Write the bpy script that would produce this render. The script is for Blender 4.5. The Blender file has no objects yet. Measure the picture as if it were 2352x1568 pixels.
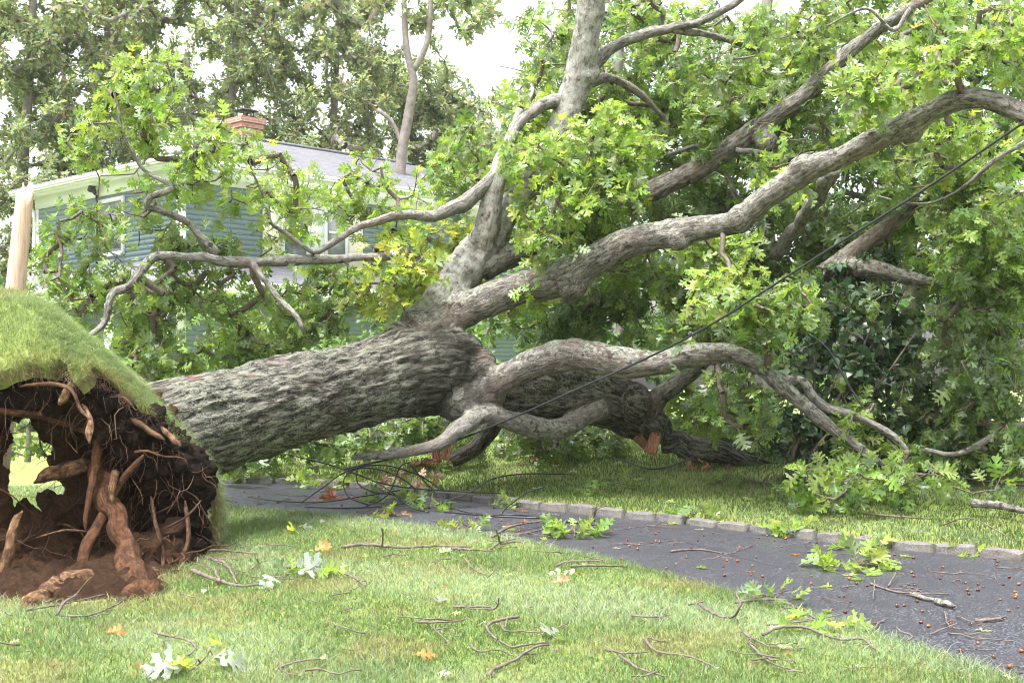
import bpy, math
import numpy as np
from mathutils import Vector

SC = bpy.context.scene
COL = SC.collection
RNG = np.random.default_rng(7)
R = math.radians

# ------------------------------------------------------------------ camera
# the photograph measured on a 2352 x 1568 grid; focal length 2940 of those units, eye 1.5 m above the lawn, horizon at 870
F, CU, HV, EYE = 2940.0, 1176.0, 870.0, 1.5
cam = bpy.data.cameras.new('camera')
cam_o = bpy.data.objects.new('camera', cam)
COL.objects.link(cam_o)
cam_o.location = (0, 0, EYE)
cam_o.rotation_euler = (R(90), 0, 0)
cam.sensor_width = 36.0
cam.lens = F / 2352 * 36
cam.shift_y = (HV - 784) / 2352
cam.clip_start = 0.1
cam.clip_end = 2000
cam.dof.use_dof = False
cam.dof.focus_distance = 11.5
cam.dof.aperture_fstop = 3.2
SC.camera = cam_o

# ------------------------------------------------------------------ sky, sun, exposure
SUN_EL, SUN_AZ = 70.0, 222.0          # azimuth clockwise from +Y (view direction)
world = bpy.data.worlds.new('World')
SC.world = world
world.use_nodes = True
wn = world.node_tree
bg = wn.nodes['Background']
sky = wn.nodes.new('ShaderNodeTexSky')
sky.sky_type = 'NISHITA'
sky.sun_disc = False
sky.sun_elevation = R(SUN_EL)
sky.sun_rotation = R(SUN_AZ)
sky.air_density = 1.6
sky.dust_density = 6.0
sky.ozone_density = 1.0
hs = wn.nodes.new('ShaderNodeHueSaturation')
hs.inputs['Saturation'].default_value = 0.30       # overcast: the blue is mostly gone
wn.links.new(sky.outputs[0], hs.inputs['Color'])
wn.links.new(hs.outputs[0], bg.inputs['Color'])
bg.inputs['Strength'].default_value = 0.105
sun = bpy.data.lights.new('sun', 'SUN')
sun.energy = 1.5
sun.angle = R(22)
sun.color = (1.0, 0.98, 0.94)
sun_o = bpy.data.objects.new('sun', sun)
COL.objects.link(sun_o)
_sd = Vector((math.sin(R(SUN_AZ)) * math.cos(R(SUN_EL)), math.cos(R(SUN_AZ)) * math.cos(R(SUN_EL)), math.sin(R(SUN_EL))))
sun_o.rotation_euler = (-_sd).to_track_quat('-Z', 'Y').to_euler()
SC.view_settings.view_transform = 'Standard'
SC.view_settings.look = 'None'
SC.view_settings.exposure = 2.35
SC.view_settings.gamma = 1.0
SC.cycles.max_bounces = 8
SC.cycles.diffuse_bounces = 5
SC.cycles.glossy_bounces = 2
SC.cycles.transmission_bounces = 6
SC.cycles.transparent_max_bounces = 4
SC.cycles.use_denoising = True
SC.cycles.filter_width = 1.0

# ------------------------------------------------------------------ helpers
def P(u, v, d):
    return np.array([(u - CU) / F * d, d, EYE + (HV - v) / F * d])

KX = np.array([-5.3, -4.95, -4.4, -3.4, -2.1, -.70, .31, 1.53, 2.79, 3.73, 5.2, 7.5, 12, 20.])
KY = np.array([26, 20, 17, 15.25, 14.75, 13.45, 12.42, 11.37, 10.07, 9.32, 8.1, 6.6, 4, 0.])
NX = np.array([-7.2, -6.3, -5, -2.87, -1.29, 0, .71, 1.42, 1.94, 2.35, 2.8, 3.2, 3.6])
NY = np.array([26, 18, 14.6, 12.67, 11.67, 10.43, 9.32, 7.97, 6.91, 5.87, 4.5, 2, -30.])

def sstep(a, b, x):
    t = np.clip((x - a) / (b - a), 0, 1)
    return t * t * (3 - 2 * t)

def kerb_s(x, y):
    return (y - np.interp(x, KX, KY)) * 0.74

def near_s(x, y):
    return (y - np.interp(x, NX, NY)) * 0.72

def base_z(x, y):
    return 0.018 * np.clip(y, -5, 16)

def gz(x, y):
    x = np.asarray(x, float); y = np.asarray(y, float)
    s = kerb_s(x, y)
    z = base_z(x, y) + .048 * sstep(.10, .24, s) + .27 * sstep(.3, 4, s)
    z = z - .75 * sstep(17.5, 27, y)
    ns = near_s(x, y)
    z = z - .03 * sstep(.02, .10, ns) * (1 - sstep(.02, .14, s)) + .02 * (1 - sstep(-.15, .02, ns))
    return z

def ghit(u, v):
    y = np.linspace(3.5, 30, 6000)
    x = (u - CU) / F * y
    k = np.argmax(EYE + (HV - v) / F * y <= np.maximum(gz(x, y), base_z(x, y)))
    return np.array([x[k], y[k], float(gz(x[k], y[k]))])

def _hash(ix, iy, iz, seed):
    h = (ix * 374761393 + iy * 668265263 + iz * 1274126177 + seed * 974711) & 0xffffffff
    h = ((h ^ (h >> 13)) * 1103515245) & 0xffffffff
    h = ((h ^ (h >> 16)) * 2246822519) & 0xffffffff
    return ((h ^ (h >> 15)) & 0xffffff) / float(0xffffff)

def noise(p, seed=0):
    p = np.asarray(p, float)
    i = np.floor(p).astype(np.int64)
    f = p - i
    f = f * f * f * (f * (f * 6 - 15) + 10)
    out = 0
    for dx in (0, 1):
        wx = f[:, 0] if dx else 1 - f[:, 0]
        for dy in (0, 1):
            wy = f[:, 1] if dy else 1 - f[:, 1]
            for dz in (0, 1):
                wz = f[:, 2] if dz else 1 - f[:, 2]
                out = out + wx * wy * wz * _hash(i[:, 0] + dx, i[:, 1] + dy, i[:, 2] + dz, seed)
    return out * 2 - 1

def fbm(p, oct=4, seed=0, gain=.5):
    a, s, o = 1.0, 0, 0
    for k in range(oct):
        s = s + a * noise(np.asarray(p) * 2 ** k + 17.3 * k, seed + k)
        o += a; a *= gain
    return s / o

def unit(v):
    return v / np.maximum(np.linalg.norm(v, axis=-1, keepdims=True), 1e-9)

class Geo:
    def __init__(self):
        self.v, self.f, self.n, self.a = [], [], 0, {}
    def add(self, v, faces, **attrs):
        v = np.asarray(v, float).reshape(-1, 3)
        for fa in (faces if isinstance(faces, list) else [faces]):
            fa = np.asarray(fa, np.int64)
            if fa.size: self.f.append(fa + self.n)
        self.v.append(v); self.n += len(v)
        for k, x in attrs.items():
            x = np.asarray(x, float)
            if x.ndim == 1: x = np.tile(x, (len(v), 1))
            self.a.setdefault(k, []).append(x)
        return self
    def build(self, name, m, parent=None, smooth=True):
        me = bpy.data.meshes.new(name)
        v = np.concatenate(self.v)
        loops = np.concatenate([f.ravel() for f in self.f])
        sizes = np.concatenate([np.full(len(f), f.shape[1]) for f in self.f])
        me.vertices.add(len(v)); me.vertices.foreach_set('co', v.ravel().astype(np.float32))
        me.loops.add(len(loops)); me.loops.foreach_set('vertex_index', loops.astype(np.int32))
        me.polygons.add(len(sizes))
        me.polygons.foreach_set('loop_start', (np.cumsum(sizes) - sizes).astype(np.int32))
        me.update(calc_edges=True)
        if smooth: me.polygons.foreach_set('use_smooth', np.ones(len(sizes), bool))
        for k, xs in self.a.items():
            x = np.concatenate(xs).astype(np.float32)
            if x.shape[1] == 4:
                at = me.attributes.new(k, 'FLOAT_COLOR', 'POINT'); at.data.foreach_set('color', x.ravel())
            else:
                at = me.attributes.new(k, 'FLOAT_VECTOR', 'POINT'); at.data.foreach_set('vector', x.ravel())
        for mm in (m if isinstance(m, list) else [m]): me.materials.append(mm)
        o = bpy.data.objects.new(name, me)
        COL.objects.link(o)
        if parent is not None:
            o.parent = parent
            o.matrix_parent_inverse = parent.matrix_basis.inverted()
        return o

def tag(o, label=None, cat=None, group=None, kind=None):
    if label: o['label'] = label
    if cat: o['category'] = cat
    if group: o['group'] = group
    if kind: o['kind'] = kind
    return o

def empty(name, loc, rz=0.0):
    o = bpy.data.objects.new(name, None)
    o.location = [float(c) for c in loc]; o.rotation_euler = (0, 0, rz)
    o.empty_display_size = .2
    COL.objects.link(o)
    return o

def copy_tree(o, parent=None):
    c = o.copy(); COL.objects.link(c)
    if parent is not None: c.parent = parent
    for ch in o.children: copy_tree(ch, c)
    return c

def smooth_path(pts, step=.08, closed=False):
    """Catmull-Rom through pts (n,k), resampled about every step."""
    p = np.asarray(pts, float)
    if len(p) < 3:
        n = max(2, int(np.linalg.norm(p[1, :3] - p[0, :3]) / step) + 1)
        t = np.linspace(0, 1, n)[:, None]
        return p[0] * (1 - t) + p[1] * t
    q = np.vstack([2 * p[0] - p[1], p, 2 * p[-1] - p[-2]])
    out = []
    for i in range(1, len(q) - 2):
        n = max(2, int(np.linalg.norm(q[i + 1, :3] - q[i, :3]) / step))
        t = np.linspace(0, 1, n, endpoint=False)[:, None]
        a, b, c, d = q[i - 1], q[i], q[i + 1], q[i + 2]
        out.append(.5 * (2 * b + (c - a) * t + (2 * a - 5 * b + 4 * c - d) * t ** 2 + (3 * b - a - 3 * c + d) * t ** 3))
    out.append(p[-1:])
    return np.vstack(out)

def frames(p):
    t = unit(np.gradient(p, axis=0))
    n = np.zeros_like(t)
    a = np.array([0, 0, 1.0]) if abs(t[0, 2]) < .9 else np.array([1.0, 0, 0])
    n0 = np.cross(t[0], a); n[0] = n0 / np.linalg.norm(n0)
    for i in range(1, len(p)):
        w = n[i - 1] - t[i] * np.dot(n[i - 1], t[i])
        n[i] = w / max(np.linalg.norm(w), 1e-9)
    return t, n, np.cross(t, n)

def tube(g, p, r, seg=6, cap=True, rough=0, seed=0, **attrs):
    p = np.asarray(p, float); r = np.broadcast_to(np.asarray(r, float), (len(p),))
    t, n, b = frames(p)
    an = np.linspace(0, 2 * np.pi, seg, endpoint=False)
    c, s = np.cos(an), np.sin(an)
    rad = np.repeat(r[:, None], seg, 1)
    L = np.concatenate([[0], np.cumsum(np.linalg.norm(np.diff(p, axis=0), axis=1))])
    if rough:
        q = np.stack([np.repeat(L[:, None], seg, 1) * 5, 3 * np.tile(c, (len(p), 1)), 3 * np.tile(s, (len(p), 1))], -1).reshape(-1, 3) + seed * 3.7
        rad = rad * (1 + rough * noise(q, seed).reshape(rad.shape))
    v = p[:, None, :] + rad[..., None] * (c[None, :, None] * n[:, None, :] + s[None, :, None] * b[:, None, :])
    k = len(p)
    i = np.arange(k - 1)[:, None] * seg; j = np.arange(seg)[None, :]; j2 = (j + 1) % seg
    f = np.stack([i + j, i + j2, i + seg + j2, i + seg + j], -1).reshape(-1, 4)
    bark = np.stack([np.repeat(L[:, None], seg, 1), r[:, None] * c, r[:, None] * s], -1).reshape(-1, 3)
    fs = [f]
    vv = v.reshape(-1, 3)
    if cap:
        vv = np.vstack([vv, p[0], p[-1]]); bark = np.vstack([bark, [L[0], 0, 0], [L[-1], 0, 0]])
        jj = np.arange(seg)
        fs.append(np.stack([np.full(seg, k * seg), (jj + 1) % seg, jj], -1))
        fs.append(np.stack([np.full(seg, k * seg + 1), (k - 1) * seg + jj, (k - 1) * seg + (jj + 1) % seg], -1))
    g.add(vv, fs, bark=bark, **attrs)

def box(g, lo, hi, **attrs):
    lo = np.array(lo, float); hi = np.array(hi, float)
    v = np.array([[x, y, z] for x in (0, 1) for y in (0, 1) for z in (0, 1)]) * (hi - lo) + lo
    g.add(v, np.array([[0, 1, 3, 2], [4, 6, 7, 5], [0, 4, 5, 1], [2, 3, 7, 6], [0, 2, 6, 4], [1, 5, 7, 3]]), **attrs)

# ------------------------------------------------------------------ materials
class M:
    def __init__(self, name):
        self.m = bpy.data.materials.new(name); self.m.use_nodes = True
        self.t = self.m.node_tree; self.b = self.t.nodes['Principled BSDF']
        self.out = self.t.nodes['Material Output']
    def n(self, typ, **kw):
        x = self.t.nodes.new('ShaderNode' + typ)
        for k, val in kw.items():
            if k.startswith('_'): setattr(x, k[1:], val)
            else:
                s = x.inputs[int(k[1:])] if k[0] == 'i' and k[1:].isdigit() else x.inputs[k.replace('__', ' ')]
                if hasattr(val, 'node'): self.t.links.new(val, s)
                else: s.default_value = val
        return x
    def attr(self, name, out='Vector'):
        return self.n('Attribute', _attribute_name=name).outputs[out]
    def obj(self):
        return self.n('TexCoord').outputs['Object']
    def mapped(self, vec, scale):
        return self.n('Mapping', Vector=vec, Scale=scale).outputs[0]
    def noise(self, vec, scale, detail=4, rough=.55, dist=0):
        return self.n('TexNoise', Vector=vec, Scale=scale, Detail=detail, Roughness=rough, Distortion=dist).outputs[0]
    def voro(self, vec, scale, feature='F1', out='Distance'):
        return self.n('TexVoronoi', _feature=feature, Vector=vec, Scale=scale).outputs[out]
    def ramp(self, fac, stops):
        x = self.n('ValToRGB', Fac=fac); e = x.color_ramp.elements
        while len(e) < len(stops): e.new(.5)
        for el, (p, c) in zip(e, stops):
            el.position = p; el.color = (*c, 1) if len(c) == 3 else c
        return x.outputs[0]
    def step(self, fac, a, b):
        return self.ramp(fac, [(a, (0, 0, 0)), (b, (1, 1, 1))])
    def mix(self, fac, a, b, blend='MIX'):
        x = self.n('Mix', _data_type='RGBA', _blend_type=blend)
        for s, val in ((x.inputs[0], fac), (x.inputs[6], a), (x.inputs[7], b)):
            if hasattr(val, 'node'): self.t.links.new(val, s)
            else: s.default_value = val if isinstance(val, (int, float)) else ((*val, 1) if len(val) == 3 else val)
        return x.outputs[2]
    def math(self, op, a, b=0.0):
        x = self.n('Math', _operation=op)
        for s, val in ((x.inputs[0], a), (x.inputs[1], b)):
            if hasattr(val, 'node'): self.t.links.new(val, s)
            else: s.default_value = val
        return x.outputs[0]
    def set(self, **kw):
        for k, val in kw.items():
            s = self.b.inputs[k.replace('__', ' ')]
            if hasattr(val, 'node'): self.t.links.new(val, s)
            elif isinstance(val, tuple): s.default_value = (*val, 1) if len(val) == 3 else val
            else: s.default_value = val
        return self
    def bump(self, h, strength=.5, dist=.02):
        x = self.n('Bump', Strength=strength, Distance=dist, Height=h)
        self.t.links.new(x.outputs[0], self.b.inputs['Normal'])
        return self

def m_bark(name):
    """Oak bark. Attribute 'bark' = (along, across, across); 'mixw' = (share of old furrowed bark, share of pale bark, 0)."""
    m = M(name)
    v = m.attr('bark'); o = m.obj()
    mw = m.n('SeparateXYZ', Vector=m.attr('mixw')).outputs
    # old furrowed bark
    r1 = m.noise(m.mapped(v, (.22, 1, 1)), 30, 4, .6, .7)
    f1 = m.noise(m.mapped(v, (.5, 1, 1)), 95, 3, .65)
    h1 = m.mix(.28, r1, f1)
    old = m.ramp(h1, [(.39, (.008, .006, .005)), (.46, (.033, .026, .022)), (.52, (.08, .067, .058)), (.60, (.17, .148, .13))])
    l1 = m.step(m.mix(.35, m.noise(o, 60, 4, .75), r1), .475, .545)
    l2 = m.step(m.noise(o, 1.6, 3), .30, .62)
    old = m.mix(m.math('MULTIPLY', m.math('MULTIPLY', l1, l2), .6), old, (.215, .255, .185))
    old = m.mix(m.math('MULTIPLY', m.step(m.noise(o, 3.1, 3, .5), .68, .72), .6), old, (.10, .042, .036))
    # smoother bark of the limbs
    r2 = m.noise(m.mapped(v, (.3, 1, 1)), 34, 5, .62, .8)
    f2 = m.noise(v, 110, 3, .7)
    h2 = m.mix(.35, r2, f2)
    new = m.ramp(h2, [(.39, (.03, .025, .022)), (.465, (.105, .09, .081)), (.53, (.185, .166, .152)), (.61, (.31, .29, .272))])
    new = m.mix(m.math('MULTIPLY', m.step(m.noise(o, 1.7, 3), .52, .66), .4), new, (.19, .115, .095))
    up = m.step(m.n('SeparateXYZ', Vector=m.n('NewGeometry').outputs['True Normal']).outputs[2], -.25, .6)   # lichen grows on the weather side
    lich = m.math('MULTIPLY', m.math('MULTIPLY', m.step(m.noise(o, 24, 5, .75), .48, .56), m.step(m.noise(o, 1.9, 2), .36, .58)), m.math('ADD', m.math('MULTIPLY', up, .8), .1))
    new = m.mix(lich, new, (.37, .415, .325))
    new = m.mix(m.math('MULTIPLY', m.step(m.noise(o, 13, 5, .7), .38, .58), m.math('MULTIPLY', mw[1], .75)), new, (.42, .42, .385))
    new = m.mix(m.math('MULTIPLY', m.step(m.noise(o, 9, 2, .5), .66, .71), .8), new, (.03, .022, .018))
    both = m.mix(m.math('MULTIPLY', mw[2], m.ramp(m.noise(o, 9, 4, .65), [(.3, (1, 1, 1)), (.75, (.3, .3, .3))])), m.mix(mw[0], new, old), (.022, .018, .014))      # bark turned near-black in patches round the fork
    m.set(Base__Color=both, Roughness=.8, Specular__IOR__Level=.3)
    m.bump(m.mix(mw[0], h2, h1), 1.0, .045)
    return m.m

def m_root(name, a, b):
    m = M(name)
    v = m.attr('bark')
    r = m.noise(m.mapped(v, (.15, 1, 1)), 60, 4, .65, .5)
    c = m.ramp(r, [(.36, a), (.52, tuple(.5 * (x + y) for x, y in zip(a, b))), (.66, b)])
    dirt = m.step(m.noise(m.obj(), 15, 5, .7), .44, .60)
    c = m.mix(m.math('MULTIPLY', dirt, .85), c, (.035, .018, .010))
    m.set(Base__Color=c, Roughness=.9, Specular__IOR__Level=.2)
    m.bump(m.mix(.5, r, m.noise(m.obj(), 45, 5, .75)), 1.0, .03)
    return m.m

def m_leaf(name, trans=.35, rough=.42, back=None, spec=.5):
    m = M(name)
    c = m.attr('col', 'Color')
    c = m.mix(1.0, c, m.ramp(m.noise(m.obj(), 14, 2), [(.3, (.8, .8, .8)), (.7, (1.15, 1.15, 1.15))]), 'MULTIPLY')
    if back is not None:
        c2 = m.mix(m.math('MULTIPLY', m.n('NewGeometry').outputs['Backfacing'], .6), c, back)
    else: c2 = c
    m.set(Base__Color=c2, Roughness=rough, Specular__IOR__Level=spec)
    tr = m.n('BsdfTranslucent', Color=m.mix(1.0, c, (1.3, 1.3, .7), 'MULTIPLY'))
    mx = m.n('MixShader', i0=trans, i1=m.b.outputs[0], i2=tr.outputs[0])
    m.t.links.new(mx.outputs[0], m.out.inputs['Surface'])
    return m.m

def m_plain(name, col, rough=.6, var=.15, scale=12, bump=0, metal=0.0, spec=.5):
    m = M(name)
    a = tuple(c * (1 - var) for c in col); b = tuple(min(1, c * (1 + var)) for c in col)
    nz = m.noise(m.obj(), scale, 4)
    m.set(Base__Color=m.ramp(nz, [(.3, a), (.7, b)]), Roughness=rough, Metallic=metal, Specular__IOR__Level=spec)
    if bump: m.bump(m.noise(m.obj(), scale * 3, 4), bump, .01)
    return m.m

MAT = {}
MAT['bark'] = MAT['limb'] = m_bark('oak_bark')
MAT['leaf'] = m_leaf('oak_leaf', .5, .33, (.30, .36, .26))
MAT['far_leaf'] = m_leaf('far_leaf', .5, .5)
MAT['shrub_leaf'] = m_leaf('shrub_leaf', .25, .27)
MAT['dry_leaf'] = m_leaf('dry_leaf', .15, .6)
MAT['grass'] = m_leaf('grass_blade', .35, .5, spec=.35)
MAT['twig'] = m_plain('twig_bark', (.13, .10, .085), .8, .4, 30, .4)
MAT['stick'] = m_plain('stick_bark', (.115, .088, .076), .8, .5, 25, .4)
MAT['far_bark'] = m_plain('far_bark', (.20, .175, .16), .85, .35, 6, .3)
MAT['cable'] = m_plain('black_cable', (.018, .018, .022), .38, .2, 10)
MAT['trim'] = m_plain('white_trim', (.72, .74, .77), .45, .04, 3)
MAT['cream'] = m_plain('cream_shutter', (.74, .71, .64), .5, .04, 3)
MAT['black_metal'] = m_plain('black_metal', (.025, .025, .028), .5, .2, 8)
MAT['root'] = m_root('root_bark', (.05, .022, .011), (.15, .068, .032))
MAT['pale_root'] = m_root('pale_root', (.09, .045, .022), (.27, .16, .085))
MAT['hair_root'] = m_plain('hair_root', (.12, .068, .042), .9, .5, 8)
MAT['fine_root'] = m_root('fine_root', (.05, .025, .015), (.17, .095, .055))

def m_split(name, a, b):
    m = M(name)
    v = m.mapped(m.obj(), (14, 14, 1.2))
    nz = m.noise(v, 4, 5, .65, .4)
    m.set(Base__Color=m.ramp(nz, [(.3, a), (.55, b), (.75, tuple(min(1, c * 1.15) for c in b))]), Roughness=.7)
    m.bump(nz, .6, .01)
    return m.m
MAT['split'] = m_split('split_wood', (.13, .055, .028), (.30, .145, .078))
MAT['raw'] = m_split('raw_wood', (.40, .245, .17), (.60, .43, .335))
MAT['heart'] = m_split('heartwood', (.075, .032, .018), (.20, .09, .045))

def m_soil():
    m = M('torn_soil')
    d = m.n('SeparateXYZ', Vector=m.attr('soil')).outputs[0]       # depth below the turf
    nz = m.noise(m.obj(), 7, 6, .65)
    k = m.math('ADD', d, m.math('MULTIPLY', m.math('SUBTRACT', nz, .5), 1.1))
    c = m.ramp(k, [(.10, (.016, .011, .008)), (.34, (.045, .025, .016)), (.55, (.075, .04, .022)), (.9, (.135, .07, .036))])
    c = m.mix(m.math('MULTIPLY', m.step(m.noise(m.obj(), 30, 5, .7), .45, .7), .55), c, (.035, .02, .013))
    m.set(Base__Color=c, Roughness=.95, Specular__IOR__Level=.15)
    m.bump(m.noise(m.obj(), 24, 7, .8), 1.0, .12)
    return m.m
MAT['soil'] = m_soil()

def m_ground():
    m = M('lawn_soil')
    v = m.obj()
    n1 = m.noise(v, 1.1, 4); n2 = m.noise(v, 40, 5, .7)
    c = m.ramp(n2, [(.3, (.13, .17, .04)), (.55, (.21, .27, .075)), (.8, (.33, .35, .14))])
    c = m.mix(m.math('MULTIPLY', m.step(n1, .5, .7), .35), c, (.25, .23, .10))
    m.set(Base__Color=c, Roughness=.9, Specular__IOR__Level=.2)
    m.bump(n2, .8, .03)
    return m.m
MAT['ground'] = m_ground()

def m_asphalt():
    m = M('wet_asphalt')
    v = m.obj()
    g = m.voro(v, 80); g2 = m.noise(v, 150, 3, .75); big = m.noise(v, 1.3, 4)
    c = m.ramp(m.mix(.5, g, g2), [(.27, (.006, .006, .009)), (.43, (.017, .017, .023)), (.55, (.031, .031, .040)), (.67, (.12, .12, .14))])
    c = m.mix(m.math('MULTIPLY', m.step(big, .42, .62), .5), c, (.016, .016, .022))
    m.set(Base__Color=c, Roughness=m.ramp(big, [(.35, (.42, .42, .42)), (.65, (.62, .62, .62))]), Specular__IOR__Level=.5)
    m.bump(m.mix(.5, g, g2), .6, .008)
    return m.m
MAT['asphalt'] = m_asphalt()

def m_granite():
    m = M('granite')
    v = m.obj()
    n1 = m.noise(v, 9, 5, .6); n2 = m.noise(v, 70, 3, .7)
    oi = m.n('ObjectInfo').outputs['Random']
    c = m.ramp(n1, [(.3, (.028, .025, .022)), (.5, (.075, .072, .067)), (.7, (.16, .157, .15))])
    c = m.mix(.35, c, m.ramp(n2, [(.35, (.03, .03, .03)), (.65, (.26, .26, .26))]))
    c = m.mix(m.math('MULTIPLY', oi, .3), c, (.16, .12, .10))
    moss = m.step(m.noise(v, 6, 4), .56, .66)
    c = m.mix(m.math('MULTIPLY', moss, .5), c, (.12, .12, .04))
    m.set(Base__Color=c, Roughness=.75)
    m.bump(n1, .7, .02)
    return m.m
MAT['granite'] = m_granite()

def m_siding():
    m = M('teal_siding')
    v = m.mapped(m.obj(), (.6, .6, 9))
    nz = m.noise(v, 5, 4)
    m.set(Base__Color=m.ramp(nz, [(.3, (.13, .18, .225)), (.7, (.17, .23, .275))]), Roughness=.55)
    return m.m
MAT['siding'] = m_siding()

def m_shingle():
    m = M('grey_shingles')
    br = m.n('TexBrick', _offset=.5, Vector=m.attr('tex'), Color1=(.085, .085, .10, 1), Color2=(.15, .15, .17, 1), Mortar=(.04, .04, .045, 1),
             Scale=1.0, Mortar__Size=.012, Brick__Width=.32, Row__Height=.14, Bias=0.0)
    nz = m.noise(m.attr('tex'), 9, 5, .7)
    c = m.mix(.4, br.outputs[0], m.ramp(nz, [(.3, (.07, .07, .08)), (.7, (.18, .18, .20))]))
    m.set(Base__Color=c, Roughness=.8)
    m.bump(br.outputs[0], .6, .02)
    return m.m
MAT['shingle'] = m_shingle()

def m_brick():
    m = M('red_brick')
    br = m.n('TexBrick', _offset=.5, Vector=m.attr('tex'), Color1=(.36, .13, .085, 1), Color2=(.50, .215, .15, 1), Mortar=(.45, .40, .36, 1),
             Scale=1.0, Mortar__Size=.010, Brick__Width=.21, Row__Height=.075)
    nz = m.noise(m.obj(), 11, 4)
    c = m.mix(.35, br.outputs[0], m.ramp(nz, [(.3, (.22, .09, .06)), (.7, (.55, .32, .25))]))
    m.set(Base__Color=c, Roughness=.8)
    m.bump(br.outputs[1], -.5, .015)
    return m.m
MAT['brick'] = m_brick()

def m_glass():
    m = M('window_glass')
    nz = m.noise(m.obj(), 1.1, 3)
    m.set(Base__Color=m.ramp(nz, [(.35, (.05, .06, .07)), (.65, (.30, .32, .33))]), Roughness=.08, Specular__IOR__Level=.8)
    return m.m
MAT['glass'] = m_glass()

def m_acorn():
    m = M('acorn_shell')
    oi = m.n('ObjectInfo').outputs['Random']
    m.set(Base__Color=m.ramp(oi, [(.0, (.07, .02, .012)), (.5, (.12, .04, .018)), (1, (.22, .09, .03))]), Roughness=.35)
    return m.m
MAT['acorn'] = m_acorn()

# ------------------------------------------------------------------ leaves
def oak_template(curl=.1, fold=.12, seed=0):
    """Lobed oak leaf 1 long: petiole along +Y, blade folded a little on its midrib. Returns verts, face lists, petiole flag."""
    r = np.random.default_rng(seed)
    j = lambda s=.02: r.uniform(-s, s)
    mid = [0.18, .37, .56, .745, 1.04]
    v = [[0, y, 0] for y in mid]
    fs = []
    for sgn in (1, -1):
        def a(x, y):
            v.append([sgn * (x + j()), y + j(.02), 0]); return len(v) - 1
        l1 = [a(.04, .20), a(.15, .225), a(.235, .27), a(.20, .335), a(.10, .315), a(.045, .37)]
        l2 = [l1[-1], a(.20, .415), a(.37, .44), a(.44, .53), a(.33, .535), a(.29, .60), a(.17, .525), a(.05, .56)]
        l3 = [l2[-1], a(.17, .625), a(.34, .70), a(.40, .83), a(.28, .79), a(.22, .86), a(.14, .74), a(.04, .745)]
        l4 = [l3[-1], a(.10, .81), a(.22, .93), a(.19, 1.0), a(.07, .93)]
        for k, l in enumerate((l1, l2, l3, l4)):
            poly = [k] + l + [k + 1]
            fs.append(poly if sgn > 0 else poly[::-1])
    v = np.array(v)
    v[:, 2] = np.abs(v[:, 0]) * fold * 2 - curl * (v[:, 1] - .2) ** 2 * 1.2 + .06 * np.sin(9 * v[:, 1] + 5 * v[:, 0] + seed)
    n = len(v)
    pet = np.array([[-.012, -.12, .0], [.012, -.12, 0], [.010, .2, 0], [-.010, .2, 0]])
    v = np.vstack([v, pet]); fs.append([n, n + 1, n + 2, n + 3])
    flag = np.zeros(len(v)); flag[n:] = 1; flag[:5] = .35
    by = {}
    for f in fs: by.setdefault(len(f), []).append(f)
    return v, [np.array(x) for x in by.values()], flag

def small_template(seed=0):
    """Coarser lobed leaf for trees far behind."""
    v = np.array([[0, 0, 0], [.2, .3, .05], [.1, .42, .02], [.32, .7, .04], [.1, .75, 0], [0, 1, -.08], [-.1, .75, 0], [-.32, .66, .04], [-.1, .4, .02], [-.2, .28, .05]], float)
    r = np.random.default_rng(seed); v[:, :2] += r.uniform(-.04, .04, (10, 2))
    v[:, 2] -= .2 * v[:, 1] ** 2 * (seed % 3 - .5)
    return v, [np.array([[0, 1, 2, 8, 9], [2, 3, 4, 6, 8]])[:, :5], np.array([[4, 5, 6], [8, 6, 7]])], np.zeros(10)

def ovate_template(seed=0):
    ys = [0, .2, .45, .7, 1.0]; w = [.0, .26, .34, .2, 0]
    v = [[0, y, 0] for y in ys] + [[x, y, .12 * x] for x, y in zip(w[1:4], ys[1:4])] + [[-x, y, .12 * x] for x, y in zip(w[1:4], ys[1:4])]
    v = np.array(v); v[:, 2] -= .25 * v[:, 1] ** 2 * (.4 + .3 * seed)
    return v, [np.array([[1, 5, 6, 2], [2, 6, 7, 3], [8, 1, 2, 9], [9, 2, 3, 10]]), np.array([[0, 5, 1], [3, 7, 4], [0, 1, 8], [3, 4, 10]])], np.zeros(11)

OAK = [oak_template(.12, .10, 1), oak_template(.45, .2, 2), oak_template(-.1, .25, 3), oak_template(.7, .12, 4), oak_template(.25, -.05, 5)]
FAR = [small_template(k) for k in range(4)]
OVATE = [ovate_template(k) for k in range(3)]

def leaves(g, pos, direc, nrm, size, col, templates=OAK, rng=RNG, pet=(.30, .27, .06)):
    y = unit(direc); x = unit(np.cross(y, nrm)); z = np.cross(x, y)
    pick = rng.integers(0, len(templates), len(pos))
    for k, (tv, tf, flag) in enumerate(templates):
        s = np.nonzero(pick == k)[0]
        if not len(s): continue
        w = size[s][:, None, None]
        wid = rng.uniform(.8, 1.1, len(s))[:, None, None]
        v = pos[s][:, None, :] + w * (tv[None, :, 0:1] * wid * x[s][:, None, :] + tv[None, :, 1:2] * y[s][:, None, :] + tv[None, :, 2:3] * z[s][:, None, :])
        K = len(tv)
        off = (np.arange(len(s)) * K)[:, None, None]
        c = np.ones((len(s), K, 4)); c[..., :3] = col[s][:, None, :]
        fl = flag[None, :, None]
        c[..., :3] = c[..., :3] * (1 - fl) + np.array(pet) * fl
        g.add(v.reshape(-1, 3), [(f[None] + off).reshape(-1, f.shape[1]) for f in tf], col=c.reshape(-1, 4))

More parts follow.
